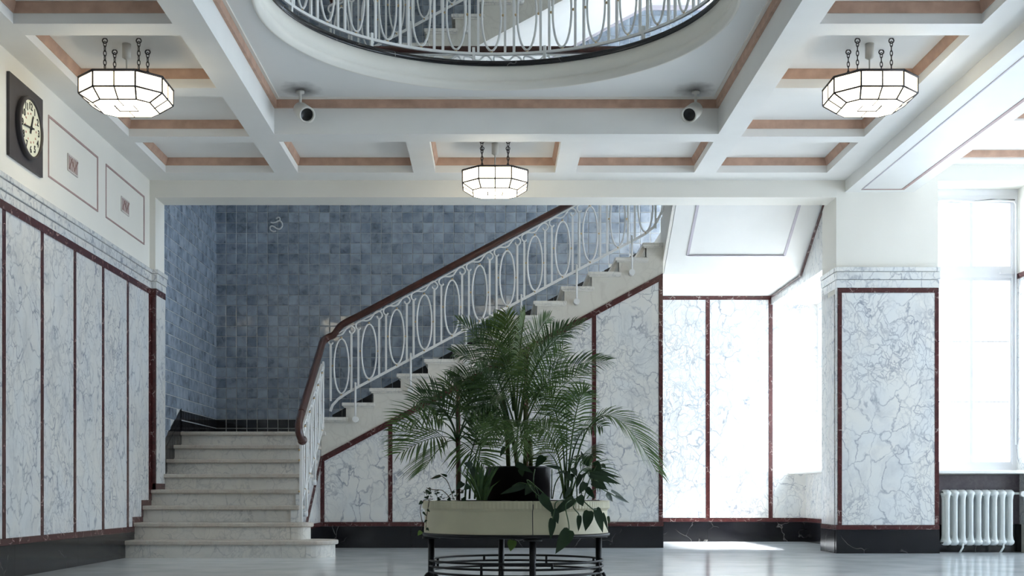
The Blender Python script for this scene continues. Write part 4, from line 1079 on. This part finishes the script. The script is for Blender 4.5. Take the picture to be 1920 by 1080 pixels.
for b, c, t_, dt, m_2, ro, n_ in (((1068, 935), (1105, 650), (1232, 885), 6.8, 'palm', .35, 30), ((1062, 935), (1075, 740), (1098, 735), 6.9, 'palm', .9, 18), ((1060, 935), (1060, 720), (995, 735), 7.0, 'palm2', .8, 22),
                          ((1064, 935), (1070, 780), (1130, 800), 6.7, 'palm2', .7, 18), ((1058, 935), (1050, 800), (1000, 800), 6.7, 'palmy', .7, 18), ((1058, 935), (1045, 830), (1010, 850), 6.7, 'palmy', .6, 16),
                          ((1066, 935), (1085, 820), (1115, 860), 6.6, 'palm2', .5, 16), ((1060, 935), (1065, 800), (1060, 765), 7.1, 'palm2', .9, 16), ((1070, 935), (1090, 840), (1130, 900), 7.0, 'palm2', .5, 14)):
    frond(pl3, P(*b, 6.95), P(*c, 6.9), P(*t_, dt), m_2, n_, .16 if n_ < 25 else .21, .010, ro*random.choice((-1, 1)), .38 if n_ < 25 else .42, 1.0)
tuft = empty('spider_plant', ((905-VX)*6.62/F, 6.62, .55), 'tuft of upright narrow blades left of the black pot', 'plant')
for k in range(46):
    a = random.uniform(-.5, .5); b = P(903+random.uniform(-9, 9), 938, 6.62+random.uniform(-.03, .05)); ln = random.uniform(.14, .27)
    dr = Vector((math.sin(a), random.uniform(-.3, .3), math.cos(a))).normalized(); w_ = Vector((.0065, .002, 0)); e = b+dr*ln+Vector((math.sin(a)*.05, -.01, -.02))
    c_ = b+dr*ln*.55
    MB().add([b-w_*.6, b+w_*.6, c_+w_, c_-w_, e], [(0, 1, 2, 3), (3, 2, 4)], True).build('blade', 'palm2' if k % 3 else 'palm', tuft)
def leaf_mesh(L_, W_, heart=True):
    m = MB(); n = 10; vs = [(0, 0, 0)]
    prof = [(0, .0), (.03, .5), (.10, .86), (.22, 1.0), (.38, .96), (.55, .78), (.72, .52), (.87, .24), (1.0, 0)]
    rows_ = []
    for t, w in prof: 
        z = -.10*L_*t*t; y0 = t*L_-(.06*L_ if heart and 0 < t < .15 else 0)
        rows_.append([(-w*W_/2, y0, z+.10*W_*w), (0, t*L_, z), (w*W_/2, y0, z+.10*W_*w)])
    vs = [p for r in rows_ for p in r]; fs = []
    for i in range(len(rows_)-1):
        for q in range(2): fs.append((3*i+q, 3*i+q+1, 3*i+q+4, 3*i+q+3))
    return m.add(vs, fs, True)
LM = {}
def leaf(root, base, tip, wid, mtl='leaf', face=(0, -1, .25)):
    base, tip = Vector(base), Vector(tip); y = (tip-base); L_ = y.length; y.normalize()
    fc = Vector(face); x = y.cross(fc).normalized(); z = x.cross(y)
    me = leaf_mesh(L_, wid).mesh('leaf', mtl)
    mt = Matrix((( x.x, y.x, z.x, base.x), (x.y, y.y, z.y, base.y), (x.z, y.z, z.z, base.z), (0, 0, 0, 1)))
    return put('leaf', me, root, mt)
def front(x):     # distance just outside the planter's near side at this column
    for d in (6.45, 6.5, 6.6, 6.7, 6.8, 6.9, 7.0):
        X_ = (x-VX)*d/F-PC[0]
        if abs(X_) < .535 and d <= 7-math.sqrt(.535**2-X_*X_)+.02: return 7-math.sqrt(.535**2-X_*X_)-.02
    return 6.5 if abs((x-VX)*6.6/F-PC[0]) < .5 else 6.9
phi = empty('philodendron', ((1075-VX)*6.75/F, 6.75, .55), 'dark leafy vine spilling over the right front of the planter', 'plant')
s7 = 6.6/F
for b, t_, w, m_2 in (((1036, 972), (1033, 1012), 14, 'leaf'), ((1068, 994), (1042, 1038), 26, 'leaf'), ((1086, 967), (1085, 997), 10, 'leaf'), ((1104, 958), (1098, 996), 21, 'leaf'), ((1118, 953), (1132, 1001), 17, 'leaf'),
                      ((1013, 928), (1042, 966), 18, 'leaf'), ((1038, 955), (1047, 983), 15, 'leaf'), ((1076, 935), (1034, 967), 18, 'leaf'), ((1085, 930), (1094, 950), 17, 'leaf'), ((1130, 962), (1142, 998), 7, 'leaf'), ((1140, 968), (1143, 985), 6, 'leaf'),
                      ((1137, 925), (1152, 942), 11, 'leaf'), ((1146, 920), (1176, 936), 6, 'leaf'), ((1154, 930), (1184, 944), 7, 'leaf')):
    db = front(b[0])-.01; d_t = front(t_[0])-.01
    leaf(phi, P(*b, db), P(*t_, d_t), w*s7, m_2, (.1, -1, .15))
for b, t_, w, dd in (((1106, 890), (1165, 906), 15, 6.6), ((1110, 880), (1160, 893), 10, 6.75), ((1112, 886), (1166, 893), 9, 6.55), ((1098, 872), (1112, 850), 13, 6.7), ((1116, 866), (1128, 884), 13, 6.75), ((1075, 890), (1062, 900), 10, 6.6),
                     ((1060, 885), (1074, 904), 11, 6.55), ((1072, 878), (1082, 892), 15, 6.6), ((1060, 884), (1042, 887), 6, 6.55), ((1050, 878), (1022, 872), 7, 6.5), ((1098, 905), (1086, 925), 15, 6.5), ((1110, 905), (1140, 918), 12, 6.6), ((1100, 915), (1115, 935), 12, 6.55),
                     ((1090, 890), (1080, 915), 10, 6.6), ((1120, 895), (1140, 920), 8, 6.7), ((1128, 870), (1136, 878), 9, 6.8), ((1095, 865), (1090, 845), 8, 6.8), ((1085, 900), (1105, 880), 8, 6.6), ((1070, 915), (1058, 935), 9, 6.5)):
    leaf(phi, P(*b, dd), P(*t_, dd-.04), w*s7, 'leaf', (random.uniform(-.4, .4), -1, random.uniform(.1, .8)))
def stems(root, lst, m_2='palm2', r=.0032):
    for pts in lst: MB().tube(spline([tuple(P(*q)) for q in pts], 4), r, 5).build('stem', m_2, root)
stems(phi, [[(1078, 935, 6.6), (1066, 940, 6.46), (1060, 950, 6.44), (1066, 980, 6.44), (1067, 995, 6.44)], [(1080, 935, 6.6), (1045, 940, 6.45), (1040, 955, 6.44), (1036, 973, 6.44)], [(1085, 935, 6.6), (1075, 950, 6.45), (1084, 962, 6.46), (1086, 968, 6.46)],
            [(1090, 935, 6.65), (1100, 945, 6.5), (1112, 955, 6.5), (1118, 955, 6.53)], [(1090, 935, 6.6), (1092, 905, 6.6), (1100, 885, 6.6), (1108, 882, 6.6)], [(1100, 935, 6.7), (1118, 915, 6.7), (1138, 922, 6.75), (1154, 931, 6.8)],
            [(1050, 935, 6.6), (1060, 905, 6.55), (1065, 885, 6.55)], [(1036, 935, 6.6), (1042, 905, 6.55), (1058, 882, 6.55)], [(1062, 935, 6.6), (1062, 890, 6.6)], [(1034, 935, 6.65), (1035, 880, 6.6)], [(1010, 930, 6.5), (995, 915, 6.48), (990, 900, 6.5), (1030, 935, 6.5)],
            [(1095, 935, 6.6), (1105, 900, 6.65), (1120, 870, 6.75)], [(1082, 935, 6.6), (1080, 900, 6.6), (1074, 885, 6.6)]])
vin = empty('pothos', ((985-VX)*6.6/F, 6.6, .55), 'few broad leaves in front of the black pot', 'plant')
for b, t_, w, dd in (((997, 908), (985, 928), 19, 6.62), ((984, 910), (938, 926), 13, 6.6), ((968, 870), (1000, 886), 13, 6.6), ((976, 880), (980, 893), 12, 6.62), ((1020, 856), (1003, 876), 18, 6.7), ((885, 874), (870, 868), 14, 6.55), ((884, 876), (889, 898), 11, 6.55), ((868, 905), (855, 918), 14, 6.6), ((880, 910), (870, 918), 12, 6.55), ((946, 838), (938, 856), 9, 6.7)):
    leaf(vin, P(*b, dd), P(*t_, dd-.03), w*s7, 'leaf', (random.uniform(-.3, .3), -1, random.uniform(.1, .6)))
leaf(vin, P(961, 1013, 7.2), P(957, 1034, 7.2), 19*s7, 'leafy', (0, -1, .1))
stems(vin, [[(1012, 935, 6.55), (1005, 915, 6.55), (990, 905, 6.58)], [(1006, 935, 6.55), (1000, 900, 6.55), (1003, 880, 6.6)], [(995, 910, 6.58), (975, 905, 6.6), (960, 912, 6.6)], [(900, 935, 6.55), (890, 900, 6.55), (884, 875, 6.55)]])
MB().tube([P(961, 1013, 7.2), P(962, 1004, 7.19)], .003, 5).build('stem', 'palm2', vin)
ivy = empty('ivy', ((830-VX)*6.75/F, 6.75, .55), 'small-leaved ivy trailing over the left end of the planter', 'plant')
for k in range(30):
    x = random.uniform(797, 868); y = random.uniform(914, 936); dd = random.uniform(6.7, 6.85); s_ = random.uniform(6, 11)
    leaf(ivy, P(x, y, dd), P(x+random.uniform(-6, 6), y+random.uniform(-6, 7), dd-.02), s_*s7, 'leaf', (random.uniform(-.4, .4), -1, random.uniform(.2, 1)))
stems(ivy, [[(845, 935, 6.75), (830, 920, 6.7), (812, 918, 6.75), (800, 915, 6.8)], [(850, 935, 6.75), (840, 905, 6.75), (826, 892, 6.7), (808, 898, 6.7)], [(812, 936, 6.85), (795, 938, 6.85), (788, 955, 6.85), (792, 985, 6.85), (786, 1000, 6.85)], [(805, 937, 6.8), (803, 950, 6.72), (799, 975, 6.74), (799, 995, 6.74)]], 'stem', .0022)
for b, t_, w in (((790, 996), (783, 1004), 9), ((793, 960), (800, 968), 4), ((801, 955), (806, 960), 4), ((800, 975), (795, 980), 4), ((800, 990), (804, 995), 5), ((826, 892), (806, 898), 6), ((838, 893), (826, 888), 5), ((792, 940), (785, 946), 7)):
    leaf(ivy, P(*b, 6.72), P(*t_, 6.71), w*s7, 'leafy' if b[1] > 990 else 'leaf')
